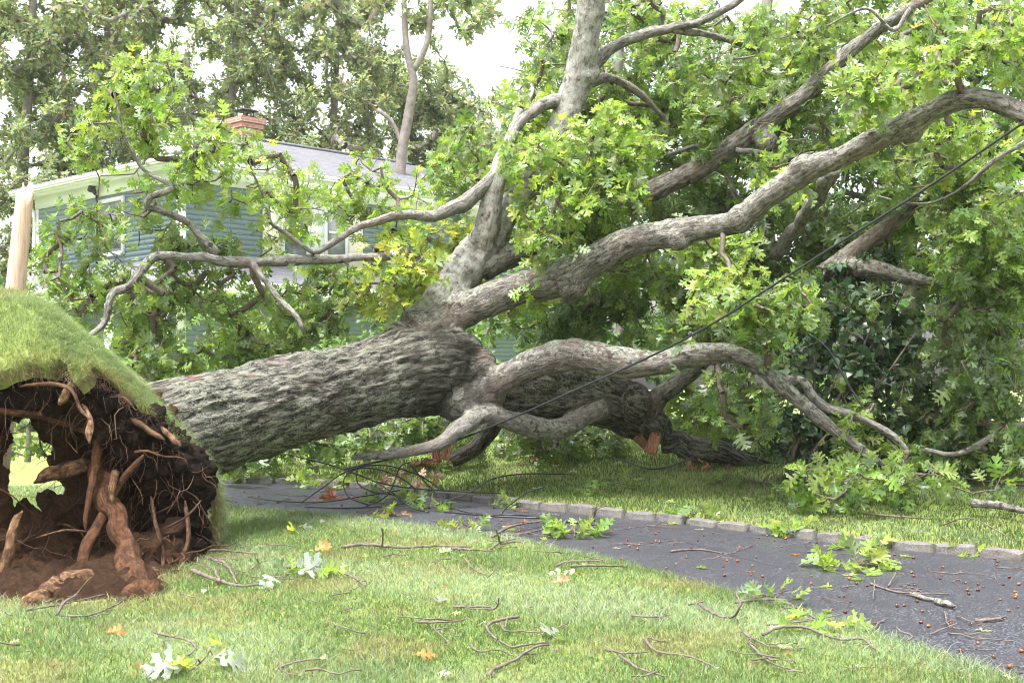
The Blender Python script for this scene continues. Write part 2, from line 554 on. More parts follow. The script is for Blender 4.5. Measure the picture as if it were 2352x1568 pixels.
def tints(n, palette, rng, var=.18):
    pal = np.array([p[:3] for p in palette]); w = np.array([p[3] for p in palette], float)
    c = pal[rng.choice(len(pal), n, p=w / w.sum())]
    return np.clip(c * (1 + rng.normal(0, var, (n, 1))) * (1 + rng.normal(0, .06, (n, 3))), .004, .8)

GREEN = [(.185, .29, .065, 4), (.25, .36, .09, 3), (.125, .22, .055, 3), (.145, .225, .11, 2)]
BRIGHT = [(.24, .36, .065, 4), (.315, .42, .09, 2), (.17, .29, .06, 3), (.24, .32, .17, 1.3)]
YELLOW = [(.33, .39, .06, 3), (.40, .41, .06, 1), (.24, .33, .06, 3)]
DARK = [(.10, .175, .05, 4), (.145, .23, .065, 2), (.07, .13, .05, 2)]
FARG = [(.27, .325, .17, 4), (.33, .38, .21, 3), (.19, .25, .15, 3), (.37, .29, .16, .4)]

def network(centres, seeds, rng, k_seed=1.0):
    """Joins every centre to the nearest node already joined (seeds first): a branching tree. Returns parent position index list."""
    nodes = np.vstack([seeds, centres]); ns = len(seeds)
    n = len(centres)
    d0 = np.linalg.norm(centres[:, None] - seeds[None], axis=2)
    par = np.argmin(d0, 1); best = d0.min(1) * k_seed
    done = np.zeros(n, bool); order = []
    for _ in range(n):
        b = np.where(done, 1e9, best); i = int(np.argmin(b)); done[i] = True; order.append(i)
        d = np.linalg.norm(centres - centres[i], axis=1)
        up = (~done) & (d < best)
        best[up] = d[up]; par[up] = ns + i
    cnt = np.ones(n)
    for i in reversed(order):
        if par[i] >= ns: cnt[par[i] - ns] += cnt[i]
    return nodes, par, cnt, order

def grow(centres, seeds, rng, palette, n_leaf=(8, 13), size=.15, spread=.16, templates=OAK, twig_r=.0035, droop=.35, petal=(.30, .27, .06), up=.6, max_r=.03, seg=5, wig=.1, bare=0.0):
    """A spray of twigs that reaches every centre, and leaves round each centre. Returns (leaf Geo, twig Geo)."""
    gl, gts = Geo(), {}
    nodes, par, cnt, order = network(centres, seeds, rng)
    top = np.zeros(len(centres), int)
    for i in order: top[i] = par[i] if par[i] < len(seeds) else top[par[i] - len(seeds)]
    ns = len(seeds)
    dirs = np.zeros_like(centres)
    for i in range(len(centres)):
        a, b = nodes[par[i]], centres[i]
        L = np.linalg.norm(b - a)
        dirs[i] = (b - a) / max(L, 1e-6)
        r1 = min(max_r, twig_r * cnt[i] ** .5)
        r0 = r1 * 1.15 if par[i] < ns else min(max_r, twig_r * cnt[par[i] - ns] ** .5)
        r0 = min(r0, r1 * 1.6)
        k = 3 if L < .35 else (5 if L < 1.0 else 7)
        t = np.linspace(0, 1, k)[:, None]
        p = a * (1 - t) + b * t
        p[1:-1] += rng.normal(0, wig * L * .6 / (k ** .5), (k - 2, 3))
        p[:, 2] -= (.06 * L * np.sin(np.pi * t[:, 0]))
        tube(gts.setdefault(top[i], Geo()), p, np.linspace(r0, r1, k), seg if r0 < .01 else 6, cap=False)
    nl = rng.integers(n_leaf[0], n_leaf[1] + 1, len(centres))
    nl[rng.random(len(centres)) < bare] = 0
    idx = np.repeat(np.arange(len(centres)), nl)
    N = len(idx)
    d = dirs[idx]
    rad = unit(rng.normal(0, 1, (N, 3)))
    ld = unit(d * .45 + rad * 1.0 + np.array([0, 0, -droop]))
    pos = centres[idx] - d * rng.uniform(0, spread, (N, 1)) + rad * spread * .28 * rng.uniform(0, 1, (N, 1))
    nrm = unit(rng.normal(0, .55, (N, 3)) + np.array([0, -.25, up]))
    sz = size * np.clip(rng.normal(1, .22, N), .5, 1.5)
    tone = rng.normal(1, .12, len(centres))[idx][:, None]
    leaves(gl, pos, ld, nrm, sz, tints(N, palette, rng) * tone, templates, rng, petal)
    return gl, list(gts.values())

def blob_points(u, v, ru, rv, d0, d1, n, rng):
    a = rng.uniform(0, 2 * np.pi, n); q = np.sqrt(rng.uniform(0, 1, n))
    uu, vv, dd = u + ru * q * np.cos(a), v + rv * q * np.sin(a), rng.uniform(d0, d1, n)
    return np.stack([(uu - CU) / F * dd, dd, EYE + (HV - vv) / F * dd], 1)

# ------------------------------------------------------------------ ground, lawn, driveway
def build_ground():
    xs = np.concatenate([[-165, -110, -60, -30], np.arange(-16, 12.01, .16), [18, 30, 60, 110, 165]])
    ys = np.concatenate([[-55, -15, -3], np.arange(1, 28.01, .16), [36, 50, 80, 130, 195]])
    X, Y = np.meshgrid(xs, ys, indexing='ij')
    Z = gz(X.ravel(), Y.ravel()) + .012 * noise(np.stack([X.ravel() * 1.3, Y.ravel() * 1.3, 0 * X.ravel()], 1), 3)
    Xr, Yr = X.ravel(), Y.ravel()
    Z = Z - .14 * sstep(-5.0, -4.7, Xr) * (1 - sstep(-2.6, -2.35, Xr)) * sstep(7.75, 8.0, Yr) * (1 - sstep(9.9, 10.2, Yr))
    nx, ny = len(xs), len(ys)
    i = np.arange(nx - 1)[:, None] * ny; j = np.arange(ny - 1)[None]
    f = np.stack([i + j, i + ny + j, i + ny + j + 1, i + j + 1], -1).reshape(-1, 4)
    g = Geo(); g.add(np.stack([X.ravel(), Y.ravel(), Z], 1), f)
    tag(g.build('lawn', MAT['ground']), kind='structure')
    # driveway: a strip between the lawn edge and the kerb
    n = 160
    def resample(x, y, x0, x1):
        s = np.concatenate([[0], np.cumsum(np.hypot(np.diff(x), np.diff(y)))])
        p = smooth_path(np.stack([x, y, 0 * x], 1), .2)
        m = (p[:, 0] >= x0) & (p[:, 0] <= x1)
        p = p[m]; s = np.concatenate([[0], np.cumsum(np.hypot(np.diff(p[:, 0]), np.diff(p[:, 1])))])
        t = np.linspace(0, s[-1], n)
        return np.stack([np.interp(t, s, p[:, 0]), np.interp(t, s, p[:, 1])], 1)
    a = resample(NX[:-1], NY[:-1], -14, 3.2); b = resample(KX, KY, -14, 12)
    k = 14
    t = np.linspace(-.02, 1.02, k)[None, :, None]
    p = a[:, None] * (1 - t) + b[:, None] * t
    p[:, 0 + 0, :] += np.random.default_rng(3).normal(0, .02, (n, 2))
    z = base_z(p[..., 0], p[..., 1]) + .005
    g = Geo()
    i = np.arange(n - 1)[:, None] * k; j = np.arange(k - 1)[None]
    g.add(np.concatenate([p, z[..., None]], -1), np.stack([i + j, i + k + j, i + k + j + 1, i + j + 1], -1).reshape(-1, 4))
    o = g.build('driveway', MAT['asphalt'])
    tag(o, kind='structure')

def blades(g, pos, nrm, h, w, col, rng, lean=.5, comb=None):
    n = len(pos)
    az = rng.uniform(0, 2 * np.pi, n)
    side = np.stack([np.cos(az), np.sin(az), 0 * az], 1)
    bend = unit(rng.normal(0, 1, (n, 3)) * np.array([1, 1, .2]))
    if comb is not None: bend = unit(bend + comb)
    up = unit(nrm + bend * rng.uniform(.1, lean, (n, 1)))
    tip = up * h[:, None]
    midp = unit(nrm * 1.3 + bend * .2) * (h * .5)[:, None]
    tip = tip + bend * (h * rng.uniform(.0, lean, n))[:, None]
    W = (w / 2)[:, None] * side
    v = np.stack([pos - W, pos + W, pos + midp + W * .8, pos + midp - W * .8, pos + tip], 1)
    o = np.arange(n)[:, None] * 5
    c = np.ones((n, 5, 4)); c[..., :3] = col[:, None]
    g.add(v.reshape(-1, 3), [o + np.array([[0, 1, 2, 3]]), o + np.array([[3, 2, 4]])], col=c.reshape(-1, 4))

def grass_colour(x, y, rng):
    n = len(x)
    q = np.stack([x, y, 0 * x], 1)
    big = fbm(q * np.array([.9, .55, 1]) + 3.1, 3, 11)
    dry = fbm(q * 1.7 + 9, 3, 21)
    g0 = np.array([.14, .215, .08]); pale = np.array([.30, .37, .255]); lush = np.array([.10, .18, .045]); tan = np.array([.28, .24, .125])
    c = np.tile(g0, (n, 1))
    def blend(c, t, w): return c * (1 - w[:, None]) + t * w[:, None]
    stripe = .5 + .5 * np.sin((x * .75 + y) * 2.6 + 1.2 * big)
    c = blend(c, pale, .62 * sstep(.35, .95, stripe))  # sheen of the mown blades put into their colour as pale stripes
    c = blend(c, lush, .6 * sstep(.0, .45, big))
    c = blend(c, tan, .55 * sstep(.12, .5, dry))
    r = rng.random(n)
    c = np.where((r < .10)[:, None], tan * rng.uniform(.6, 1.1, (n, 1)), c)
    return np.clip(c * (1 + rng.normal(0, .2, (n, 1))), .01, .8)

def build_grass():
    rng = np.random.default_rng(5)
    g = Geo()
    def scatter(n, y0, y1, dens_pow):
        t = rng.random(n)
        y = (y0 ** (2 - dens_pow) + t * (y1 ** (2 - dens_pow) - y0 ** (2 - dens_pow))) ** (1 / (2 - dens_pow))
        x = rng.uniform(-.44, .44, n) * y + rng.uniform(-.5, .5, n)
        return x, y
    x, y = scatter(330000, 5.5, 14.5, 1.15)
    m = near_s(x, y) < .02 + .03 * noise(np.stack([x * 6, y * 6, 0 * x], 1), 8)
    nzp = noise(np.stack([x * 5, y * 5, 0 * x], 1), 77)
    m &= ~((x < -2.32 + .12 * nzp) & (y > 7.72 + .14 * nzp) & (y < 10.2))
    x, y = x[m], y[m]
    p = np.stack([x, y, gz(x, y) - .004], 1)
    n = len(x)
    edge = np.exp(-np.abs(near_s(x, y)) / .06)
    h = np.clip(rng.normal(.040, .012, n), .015, .09) * (1 + .5 * edge)
    blades(g, p, np.tile([0, 0, 1.], (n, 1)), h, rng.uniform(.0028, .0048, n) * (1 + .05 * y), grass_colour(x, y, rng), rng, .9)
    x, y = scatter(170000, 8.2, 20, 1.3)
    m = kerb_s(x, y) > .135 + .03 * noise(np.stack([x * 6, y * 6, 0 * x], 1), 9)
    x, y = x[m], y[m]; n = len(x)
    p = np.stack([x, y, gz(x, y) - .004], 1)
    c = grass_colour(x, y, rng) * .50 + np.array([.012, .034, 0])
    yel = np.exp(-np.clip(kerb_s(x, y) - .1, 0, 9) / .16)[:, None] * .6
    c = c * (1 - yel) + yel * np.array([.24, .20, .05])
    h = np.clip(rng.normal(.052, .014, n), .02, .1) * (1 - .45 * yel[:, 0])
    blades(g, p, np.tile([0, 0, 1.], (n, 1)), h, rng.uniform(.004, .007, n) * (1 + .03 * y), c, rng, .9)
    tag(g.build('grass', MAT['grass'], smooth=False), 'short pale green lawn grass on both sides of the black driveway', 'grass', kind='stuff')

def build_kerb():
    rng = np.random.default_rng(9)
    protos = []
    for k in range(7):
        b = bpy.data.meshes.new('kerb_block')
        n = 7
        L, Wd, H = .30 + .03 * rng.uniform(-1, 1), .13, .20
        # a box surface made of six grids, corners rounded, faces knocked about
        g = Geo()
        lin = np.linspace(-1, 1, n)
        A, B = np.meshgrid(lin, lin, indexing='ij')
        i = np.arange(n - 1)[:, None] * n; j = np.arange(n - 1)[None]
        f = np.stack([i + j, i + n + j, i + n + j + 1, i + j + 1], -1).reshape(-1, 4)
        for ax in range(3):
            for s in (-1, 1):
                q = np.zeros((n * n, 3)); q[:, ax] = s; q[:, (ax + 1) % 3] = A.ravel(); q[:, (ax + 2) % 3] = B.ravel()
                l = np.abs(q) ** 9; q = q / (l.sum(1, keepdims=True) ** (1 / 9))
                w = q * np.array([L / 2, Wd / 2, H / 2])
                nz = np.stack([noise(w * 14 + 31 * k, 1), noise(w * 14 + 31 * k + 5, 2), noise(w * 14 + 31 * k + 9, 3)], 1)
                w = w + .010 * nz
                g.add(w, f if s > 0 else f[:, ::-1])
        o = g.build('kerb_block', MAT['granite'])
        protos.append(o)
    path = smooth_path(np.stack([KX, KY, 0 * KX], 1), .03)
    path = path[(path[:, 0] > -4.4) & (path[:, 0] < 6.2)]
    s = np.concatenate([[0], np.cumsum(np.linalg.norm(np.diff(path, axis=0), axis=1))])
    t, k = 0.0, 0
    while t < s[-1] - .4:
        c = t + .165
        x, y = np.interp(c, s, path[:, 0]), np.interp(c, s, path[:, 1])
        x2, y2 = np.interp(c + .1, s, path[:, 0]), np.interp(c + .1, s, path[:, 1])
        ang = math.atan2(y2 - y, x2 - x)
        o = protos[k] if k < len(protos) else protos[rng.integers(len(protos))].copy()
        if k >= len(protos): COL.objects.link(o)
        nx, ny = math.sin(-ang) * -1, math.cos(ang)
        o.location = (x + .05 * math.sin(-ang) * -1 * -1 * 0 + .055 * -math.sin(ang), y + .055 * math.cos(ang), float(base_z(x, y)) - .028 + rng.normal(0, .007))
        o.rotation_euler = (rng.normal(0, .03), rng.normal(0, .02), ang + rng.normal(0, .02))
        tag(o, 'rough grey granite block in the low kerb along the driveway', 'kerb stone', 'granite blocks of the driveway kerb')
        t += .335; k += 1

# ------------------------------------------------------------------ the fallen tree
def W(pts):
    """(u, v, width, depth) -> x, y, z, radius"""
    return np.array([[*P(u, v, d), w / F * d / 2] for u, v, w, d in pts])

TRUNK = W([(250, 1060, 250, 9.9), (330, 1015, 240, 10.15), (430, 985, 226, 10.5), (560, 952, 209, 11.0), (680, 920, 196, 11.6), (790, 893, 184, 12.1), (900, 862, 184, 12.6), (985, 850, 196, 12.95), (1060, 855, 165, 13.2)])
LIMBS = {
 'lower stem': W([(1010, 870, 150, 13.1), (1110, 895, 118, 13.4), (1220, 908, 112, 13.7), (1330, 912, 112, 14.0), (1420, 935, 108, 14.25), (1490, 975, 84, 14.4), (1515, 1003, 50, 14.45)]),
 'tall limb': W([(930, 800, 110, 12.9), (1000, 715, 98, 13.1), (1060, 630, 94, 13.25), (1115, 555, 84, 13.35), (1160, 490, 66, 13.4), (1220, 420, 60, 13.45), (1285, 300, 63, 13.5), (1325, 190, 65, 13.5), (1345, 90, 62, 13.4), (1365, -30, 58, 13.3), (1385, -180, 50, 13.2)]),
 'forked limb': W([(1095, 590, 70, 13.3), (1118, 520, 58, 13.2), (1133, 440, 46, 13.15), (1152, 370, 38, 13.2), (1175, 310, 28, 13.3), (1195, 250, 18, 13.4)]),
 'long limb': W([(960, 770, 110, 12.9), (1050, 718, 86, 13.0), (1130, 685, 76, 12.95), (1200, 662, 72, 12.9), (1285, 640, 80, 12.75), (1370, 597, 78, 12.6), (1450, 555, 68, 12.45), (1560, 532, 60, 12.25), (1690, 508, 56, 11.95), (1760, 455, 55, 11.75), (1850, 395, 54, 11.5), (1950, 350, 52, 11.3), (2080, 287, 52, 11.0), (2170, 240, 48, 10.8), (2250, 224, 46, 10.6), (2352, 262, 45, 10.4), (2470, 320, 40, 10.2)]),
 'upper limb': W([(1110, 615, 70, 13.3), (1250, 548, 54, 13.6), (1400, 480, 50, 13.7), (1540, 420, 50, 13.7), (1640, 365, 52, 13.6), (1760, 280, 47, 13.4), (1850, 220, 42, 13.2), (1920, 150, 37, 13.0), (2000, 80, 33, 12.9), (2100, 15, 28, 12.7), (2200, -50, 24, 12.6)]),
 'middle limb': W([(1060, 925, 90, 12.95), (1130, 885, 70, 12.85), (1200, 845, 66, 12.8), (1300, 815, 72, 12.7), (1400, 830, 74, 12.6), (1500, 835, 62, 12.5), (1600, 815, 55, 12.4), (1680, 812, 46, 12.35), (1740, 838, 36, 12.25), (1800, 890, 37, 12.15), (1870, 950, 33, 12.05), (1930, 998, 29, 11.95), (1990, 1040, 22, 11.9), (2060, 1090, 12, 11.9)]),
 'rear limb': W([(1470, 960, 60, 14.3), (1510, 915, 46, 14.2), (1570, 868, 42, 14.1), (1650, 800, 40, 13.95), (1760, 725, 42, 13.7), (1850, 660, 42, 13.5), (1950, 585, 42, 13.3), (2020, 535, 39, 13.2), (2110, 462, 35, 13.1), (2130, 448, 30, 13.05)]),
 'hanging limb': W([(1900, 622, 40, 13.4), (1950, 615, 42, 13.2), (2010, 617, 42, 13.0), (2080, 636, 34, 12.8), (2130, 646, 26, 12.7), (2250, 652, 15, 12.5), (2360, 656, 11, 12.3)]),
 'snaking limb': W([(1380, 935, 50, 13.9), (1310, 972, 48, 13.6), (1250, 985, 52, 13.3), (1180, 968, 47, 13.0), (1115, 952, 44, 12.7), (1055, 985, 42, 12.5), (1005, 1020, 36, 12.4), (900, 1042, 25, 12.35), (805, 1050, 14, 12.35)]),
}
THIN = {   # thinner boughs: own tubes
 'broken bough': ('lower stem', W([(1515, 1012, 46, 14.5), (1590, 1028, 54, 14.5), (1660, 1042, 50, 14.45), (1720, 1062, 40, 14.4), (1790, 1080, 30, 14.4)])),
 'level bough': ('tall limb', W([(1010, 600, 20, 13.2), (930, 588, 20, 12.9), (860, 590, 19, 12.6), (700, 596, 21, 12.2), (560, 603, 24, 11.9), (450, 590, 22, 11.7), (380, 586, 21, 11.6), (345, 597, 21, 11.5), (318, 635, 21, 11.4), (300, 660, 20, 11.4), (262, 668, 18, 11.35), (250, 700, 15, 11.3), (240, 742, 14, 11.3), (200, 776, 9, 11.2)])),
 'upright bough': ('tall limb', W([(498, 586, 22, 11.8), (464, 548, 18, 11.75), (422, 506, 17, 11.7), (362, 481, 17, 11.6), (340, 476, 16, 11.55), (345, 453, 14, 11.5), (387, 436, 13, 11.5), (394, 425, 11, 11.5), (334, 394, 9, 11.5), (309, 359, 8, 11.45), (281, 306, 7, 11.4), (271, 246, 6, 11.4), (258, 190, 5, 11.4), (274, 135, 4, 11.4)])),
 'drooping bough': ('tall limb', W([(580, 606, 15, 11.9), (605, 640, 13, 11.8), (620, 660, 13, 11.8), (650, 696, 12, 11.75), (682, 728, 11, 11.7), (698, 758, 9, 11.7)])),
 'dark bough': ('tall limb', W([(722, 582, 11, 12.2), (664, 541, 9, 12.1), (622, 512, 8, 12.0), (612, 464, 7, 12.0), (577, 387, 5, 11.9), (575, 330, 4, 11.9)])),
 'slanting bough': ('forked limb', W([(1140, 410, 32, 13.15), (1110, 432, 32, 13.1), (1059, 468, 31, 13.0), (985, 497, 26, 12.9), (932, 492, 22, 12.8), (860, 510, 19, 12.7), (816, 525, 18, 12.65), (770, 556, 16, 12.6), (724, 582, 13, 12.5)])),
 'arching bough': ('tall limb', W([(1300, 232, 32, 13.5), (1260, 238, 30, 13.4), (1225, 252, 28, 13.3), (1195, 285, 24, 13.2), (1165, 340, 16, 13.1), (1150, 400, 9, 13.1)])),
 'high bough': ('tall limb', W([(1350, 165, 34, 13.5), (1385, 128, 26, 13.5), (1450, 90, 25, 13.5), (1530, 68, 23, 13.5), (1620, 45, 18, 13.5), (1700, 0, 14, 13.5), (1760, -40, 10, 13.5)])),
 'side bough': ('tall limb', W([(1340, 190, 26, 13.55), (1395, 180, 20, 13.7), (1440, 198, 18, 13.8), (1490, 235, 14, 13.9), (1540, 290, 9, 14)])),
 'thin bough': ('tall limb', W([(1545, 68, 16, 13.5), (1610, 78, 15, 13.6), (1680, 95, 14, 13.7), (1730, 112, 12, 13.8), (1800, 130, 8, 13.9)])),
 'stub bough': ('upper limb', W([(1700, 338, 16, 13.5), (1640, 336, 11, 13.7), (1590, 338, 10, 13.8), (1550, 352, 9, 13.9), (1480, 370, 6, 14)])),
 'lower twig bough': ('upper limb', W([(1690, 345, 14, 13.4), (1760, 352, 10, 13.3), (1810, 362, 9, 13.3), (1870, 350, 6, 13.2)])),
 'dangling bough': ('upper limb', W([(1640, 385, 14, 13.6), (1668, 400, 12, 13.7), (1685, 440, 11, 13.7), (1712, 478, 10, 13.8), (1760, 520, 6, 13.8)])),
 'stout stub': ('long limb', W([(1915, 385, 36, 11.9), (1895, 425, 35, 12.2), (1865, 470, 34, 12.6), (1825, 525, 32, 13.1), (1780, 590, 28, 13.6)])),
 'paired bough': ('middle limb', W([(1800, 870, 20, 12.3), (1842, 880, 22, 12.3), (1866, 911, 21, 12.2), (1907, 941, 21, 12.1), (1949, 952, 22, 12.05), (2001, 973, 20, 12.0), (2054, 1003, 17, 11.9), (2085, 1035, 12, 11.8)])),
 'trailing bough': ('hanging limb', W([(2370, 320, 11, 11.8), (2286, 366, 10, 11.9), (2223, 422, 8, 12.0), (2160, 460, 7, 12.1), (2090, 468, 5, 12.2), (2015, 450, 4, 12.3)])),
 'mossy bough': ('hanging limb', W([(2400, 965, 18, 11.9), (2352, 973, 16, 12), (2300, 987, 15, 12), (2248, 1022, 14, 12), (2188, 1043, 13, 12.0), (2125, 1032, 10, 12.1)])),
 'mossy log': ('snaking limb', W([(1160, 940, 44, 14.2), (1120, 985, 40, 14.2), (1085, 1030, 38, 14.2), (1040, 1056, 34, 14.2)])),
 'cross bough': ('upper limb', W([(2352, 90, 20, 12.4), (2280, 110, 18, 12.5), (2230, 122, 16, 12.6), (2170, 100, 10, 12.8), (2100, 130, 6, 12.9)])),
 'crown bough': ('upper limb', W([(2090, 20, 12, 12.6), (2050, 70, 9, 12.5), (1990, 20, 6, 12.5), (1900, 60, 5, 12.6)])),
}

def build_wood(tree):
    """Trunk and thick limbs are fused into one surface so they blend at the crotches, then cut again into one mesh per limb."""
    skel = {'trunk': smooth_path(TRUNK, .1)}
    for k, p in LIMBS.items(): skel[k] = smooth_path(p, .08)
    g = Geo()
    for k, p in skel.items(): tube(g, p[:, :3], p[:, 3], 20)
    def knob(u, v, d, r, sq=(1, 1, 1)):
        c = P(u, v, d); rr = r / F * d
        th = np.linspace(0, np.pi, 9)
        pp = np.stack([0 * th, 0 * th, -np.cos(th)], 1) * rr * sq[2] + c
        tube(g, pp, np.maximum(np.sin(th), .02) * rr, 14)
    for a in ((1062, 815, 12.95, 44), (1095, 850, 12.95, 48), (1035, 800, 12.9, 50), (1120, 905, 12.9, 44), (1055, 925, 12.8, 50), (915, 765, 12.75, 30), (930, 790, 12.8, 40), (1300, 880, 13.8, 40), (1240, 880, 13.6, 40),
              (1370, 890, 14.0, 40), (1450, 925, 14.15, 48), (1700, 503, 11.9, 33), (1560, 548, 12.2, 26), (1310, 650, 12.7, 40), (1760, 325, 13.35, 28), (1845, 388, 11.5, 32), (2090, 300, 11, 30), (1352, 172, 13.45, 26)):
        knob(*a)
    tmp = g.build('wood_tmp', MAT['bark'])
    md = tmp.modifiers.new('r', 'REMESH'); md.mode = 'VOXEL'; md.voxel_size = .022; md.adaptivity = 0
    ms = tmp.modifiers.new('s', 'SMOOTH'); ms.factor = .5; ms.iterations = 7
    dg = bpy.context.evaluated_depsgraph_get()
    ev = tmp.evaluated_get(dg); me = ev.to_mesh()
    nv = len(me.vertices); co = np.empty(nv * 3, np.float32); me.vertices.foreach_get('co', co); co = co.reshape(-1, 3).astype(float)
    no = np.empty(nv * 3, np.float32); me.vertices.foreach_get('normal', no); no = no.reshape(-1, 3).astype(float)
    npol = len(me.polygons); lt = np.empty(npol, np.int32); me.polygons.foreach_get('loop_total', lt)
    lv = np.empty(len(me.loops), np.int32); me.loops.foreach_get('vertex_index', lv)
    assert (lt == 4).all()
    quads = lv.reshape(-1, 4)
    ev.to_mesh_clear()
    bpy.data.objects.remove(tmp)
    # which limb, where along it, at which angle
    names = list(skel)
    bd = np.full(nv, 1e9); bi = np.zeros(nv, int); bark = np.zeros((nv, 3)); rr = np.ones(nv)
    for ki, k in enumerate(names):
        p = skel[k]; t, n, b = frames(p[:, :3])
        L = np.concatenate([[0], np.cumsum(np.linalg.norm(np.diff(p[:, :3], axis=0), axis=1))])
        for c0 in range(0, nv, 40000):
            q = co[c0:c0 + 40000]
            d2 = ((q[:, None] - p[None, :, :3]) ** 2).sum(2)
            j = np.argmin(np.sqrt(d2) - p[None, :, 3], 1)
            rel = q - p[j, :3]
            dist = np.sqrt((rel ** 2).sum(1)) - p[j, 3]
            s = L[j] + (rel * t[j]).sum(1)
            a = (rel * n[j]).sum(1); bb = (rel * b[j]).sum(1)
            up = dist < bd[c0:c0 + 40000]
            ix = np.nonzero(up)[0] + c0
            bd[ix] = dist[up]; bi[ix] = ki
            bark[ix] = np.stack([s + ki * 7.3, a, bb], 1)[up]; rr[ix] = p[j, 3][up]
    rough = np.isin(bi, [names.index('trunk'), names.index('lower stem')]).astype(float)
    # soften the change of bark between neighbours
    e = np.concatenate([quads[:, [0, 1]], quads[:, [1, 2]], quads[:, [2, 3]], quads[:, [3, 0]]])
    w = rough.copy()
    pale = np.isin(bi, [names.index('tall limb'), names.index('forked limb')]).astype(float) + .35 * (bi == names.index('snaking limb'))
    w = np.stack([w, pale], 1)
    for _ in range(36):
        cnt = np.maximum(np.bincount(e[:, 0], minlength=nv), 1)
        acc = np.stack([np.bincount(e[:, 0], w[e[:, 1], c], minlength=nv) for c in (0, 1)], 1)
        w = .4 * w + .6 * acc / cnt[:, None]
    fork_dark = np.zeros(nv)  # weight of the near-black bark tone, in patches round the fork
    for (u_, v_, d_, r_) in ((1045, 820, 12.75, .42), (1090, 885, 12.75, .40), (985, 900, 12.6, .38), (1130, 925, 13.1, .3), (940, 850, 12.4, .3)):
        fork_dark = np.maximum(fork_dark, 1 - sstep(.35, 1, np.linalg.norm(co - P(u_, v_, d_), axis=1) / r_ / (1 + .3 * noise(co * 6, 8))))
    mixw = np.stack([w[:, 0], w[:, 1], fork_dark * .95], 1); w = w[:, 0]
    st = bark * np.array([2.8, 19, 19])
    ridged = 1 - 2 * np.abs(fbm(st + .5 * fbm(co * 3, 2, 4)[:, None], 3, 5))
    lump = fbm(co * 3.1, 3, 2)
    disp = w * (.027 * ridged * (1 + .6 * lump) + .018 * (1 - 2 * np.abs(fbm(bark * np.array([1.5, 8, 8]) + 3, 2, 15))) + .03 * lump) + (1 - w) * (.22 * rr * fbm(co * 4.5, 3, 9) + .008 * fbm(bark * np.array([6, 22, 22]), 3, 6))
    # wrinkle collars across the limbs
    disp += (1 - w) * .004 * np.sin(bark[:, 0] * 55 + 3 * lump) * sstep(.1, .5, noise(co * 2.2, 31))
    co = co + no * disp[:, None]
    fid = bi[quads[:, 0]]
    out = {}
    for ki, k in enumerate(names):
        fs = quads[fid == ki]
        if not len(fs): continue
        uq, inv = np.unique(fs, return_inverse=True)
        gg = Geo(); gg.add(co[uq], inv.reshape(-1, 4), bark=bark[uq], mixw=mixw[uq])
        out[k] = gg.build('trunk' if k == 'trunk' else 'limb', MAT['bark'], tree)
    limb_label = {'lower stem': 'mossy furrowed lower stem ending in torn orange wood', 'tall limb': 'pale tall limb rising out of the fork'}
    for k, l in limb_label.items(): out[k]['label'] = l
    for k, (par, p) in THIN.items():
        q = smooth_path(p, .05)
        gg = Geo()
        rrad = q[:, 3] * (1 + .12 * noise(np.stack([np.arange(len(q)) * .23, 0 * q[:, 0], 0 * q[:, 0]], 1), hash(len(k)) % 50))
        qq = q[:, :3] + .25 * q[:, 3:4] * np.stack([noise(np.stack([np.arange(len(q)) * .35, 0 * q[:, 0] + s, 0 * q[:, 0]], 1), 3 + len(k)) for s in range(3)], 1)
        tube(gg, qq, rrad, 12, rough=.16, seed=len(k), mixw=np.array([1., 0, 0]) if k in ('broken bough', 'mossy log') else np.array([0, .25, 0]))
        out[k] = gg.build('bough', MAT['bark'], tree)
        skel[k] = q
    # torn wood at the breaks
    def torn(u, v, d, direc, across, L, wd, mat, parent, seed):
        """A split slab of wood with a jagged end."""
        r = np.random.default_rng(seed); c = P(u, v, d)
        y = unit(np.array(direc, float)); x = unit(np.array(across, float) - y * np.dot(across, y)); z = np.cross(x, y)
        n, k = 23, 6
        jag = r.uniform(.72, .95, n) + .2 * (r.random(n) > .85)
        V = []
        for sgn in (-1, 1):
            for a in range(n):
                for b in range(k):
                    t = b / (k - 1)
                    V.append(c + x * wd * (a / (n - 1) - .5) * (1 - .25 * t) + y * L * t * jag[a] + z * (sgn * wd * .09 * (1 - t * .85) + .02 * L * math.sin(3 * t + a)) + r.normal(0, .0025, 3))
        idx = lambda s_, a, b: (s_ * n + a) * k + b
        Q = []
        for a in range(n - 1):
            for b in range(k - 1):
                Q.append([idx(0, a, b), idx(0, a, b + 1), idx(0, a + 1, b + 1), idx(0, a + 1, b)])
                Q.append([idx(1, a, b), idx(1, a + 1, b), idx(1, a + 1, b + 1), idx(1, a, b + 1)])
            Q.append([idx(0, a, k - 1), idx(1, a, k - 1), idx(1, a + 1, k - 1), idx(0, a + 1, k - 1)])
            Q.append([idx(0, a, 0), idx(0, a + 1, 0), idx(1, a + 1, 0), idx(1, a, 0)])
        for b in range(k - 1):
            Q.append([idx(0, 0, b), idx(1, 0, b), idx(1, 0, b + 1), idx(0, 0, b + 1)])
            Q.append([idx(0, n - 1, b), idx(0, n - 1, b + 1), idx(1, n - 1, b + 1), idx(1, n - 1, b)])
        return Geo().add(np.array(V), np.array(Q)).build('torn_wood', mat, parent, smooth=False)
    torn(1492, 1042, 14.15, (.35, 0, 1), (1, -.3, .2), .28, .15, MAT['split'], out['lower stem'], 1)
    torn(1462, 1000, 14.2, (.7, 0, -.8), (.7, -.3, .6), .22, .12, MAT['heart'], out['lower stem'], 5)
    torn(1066, 955, 12.62, (1, 0, .35), (0, -.3, 1), .22, .07, MAT['heart'], out['trunk'], 2)
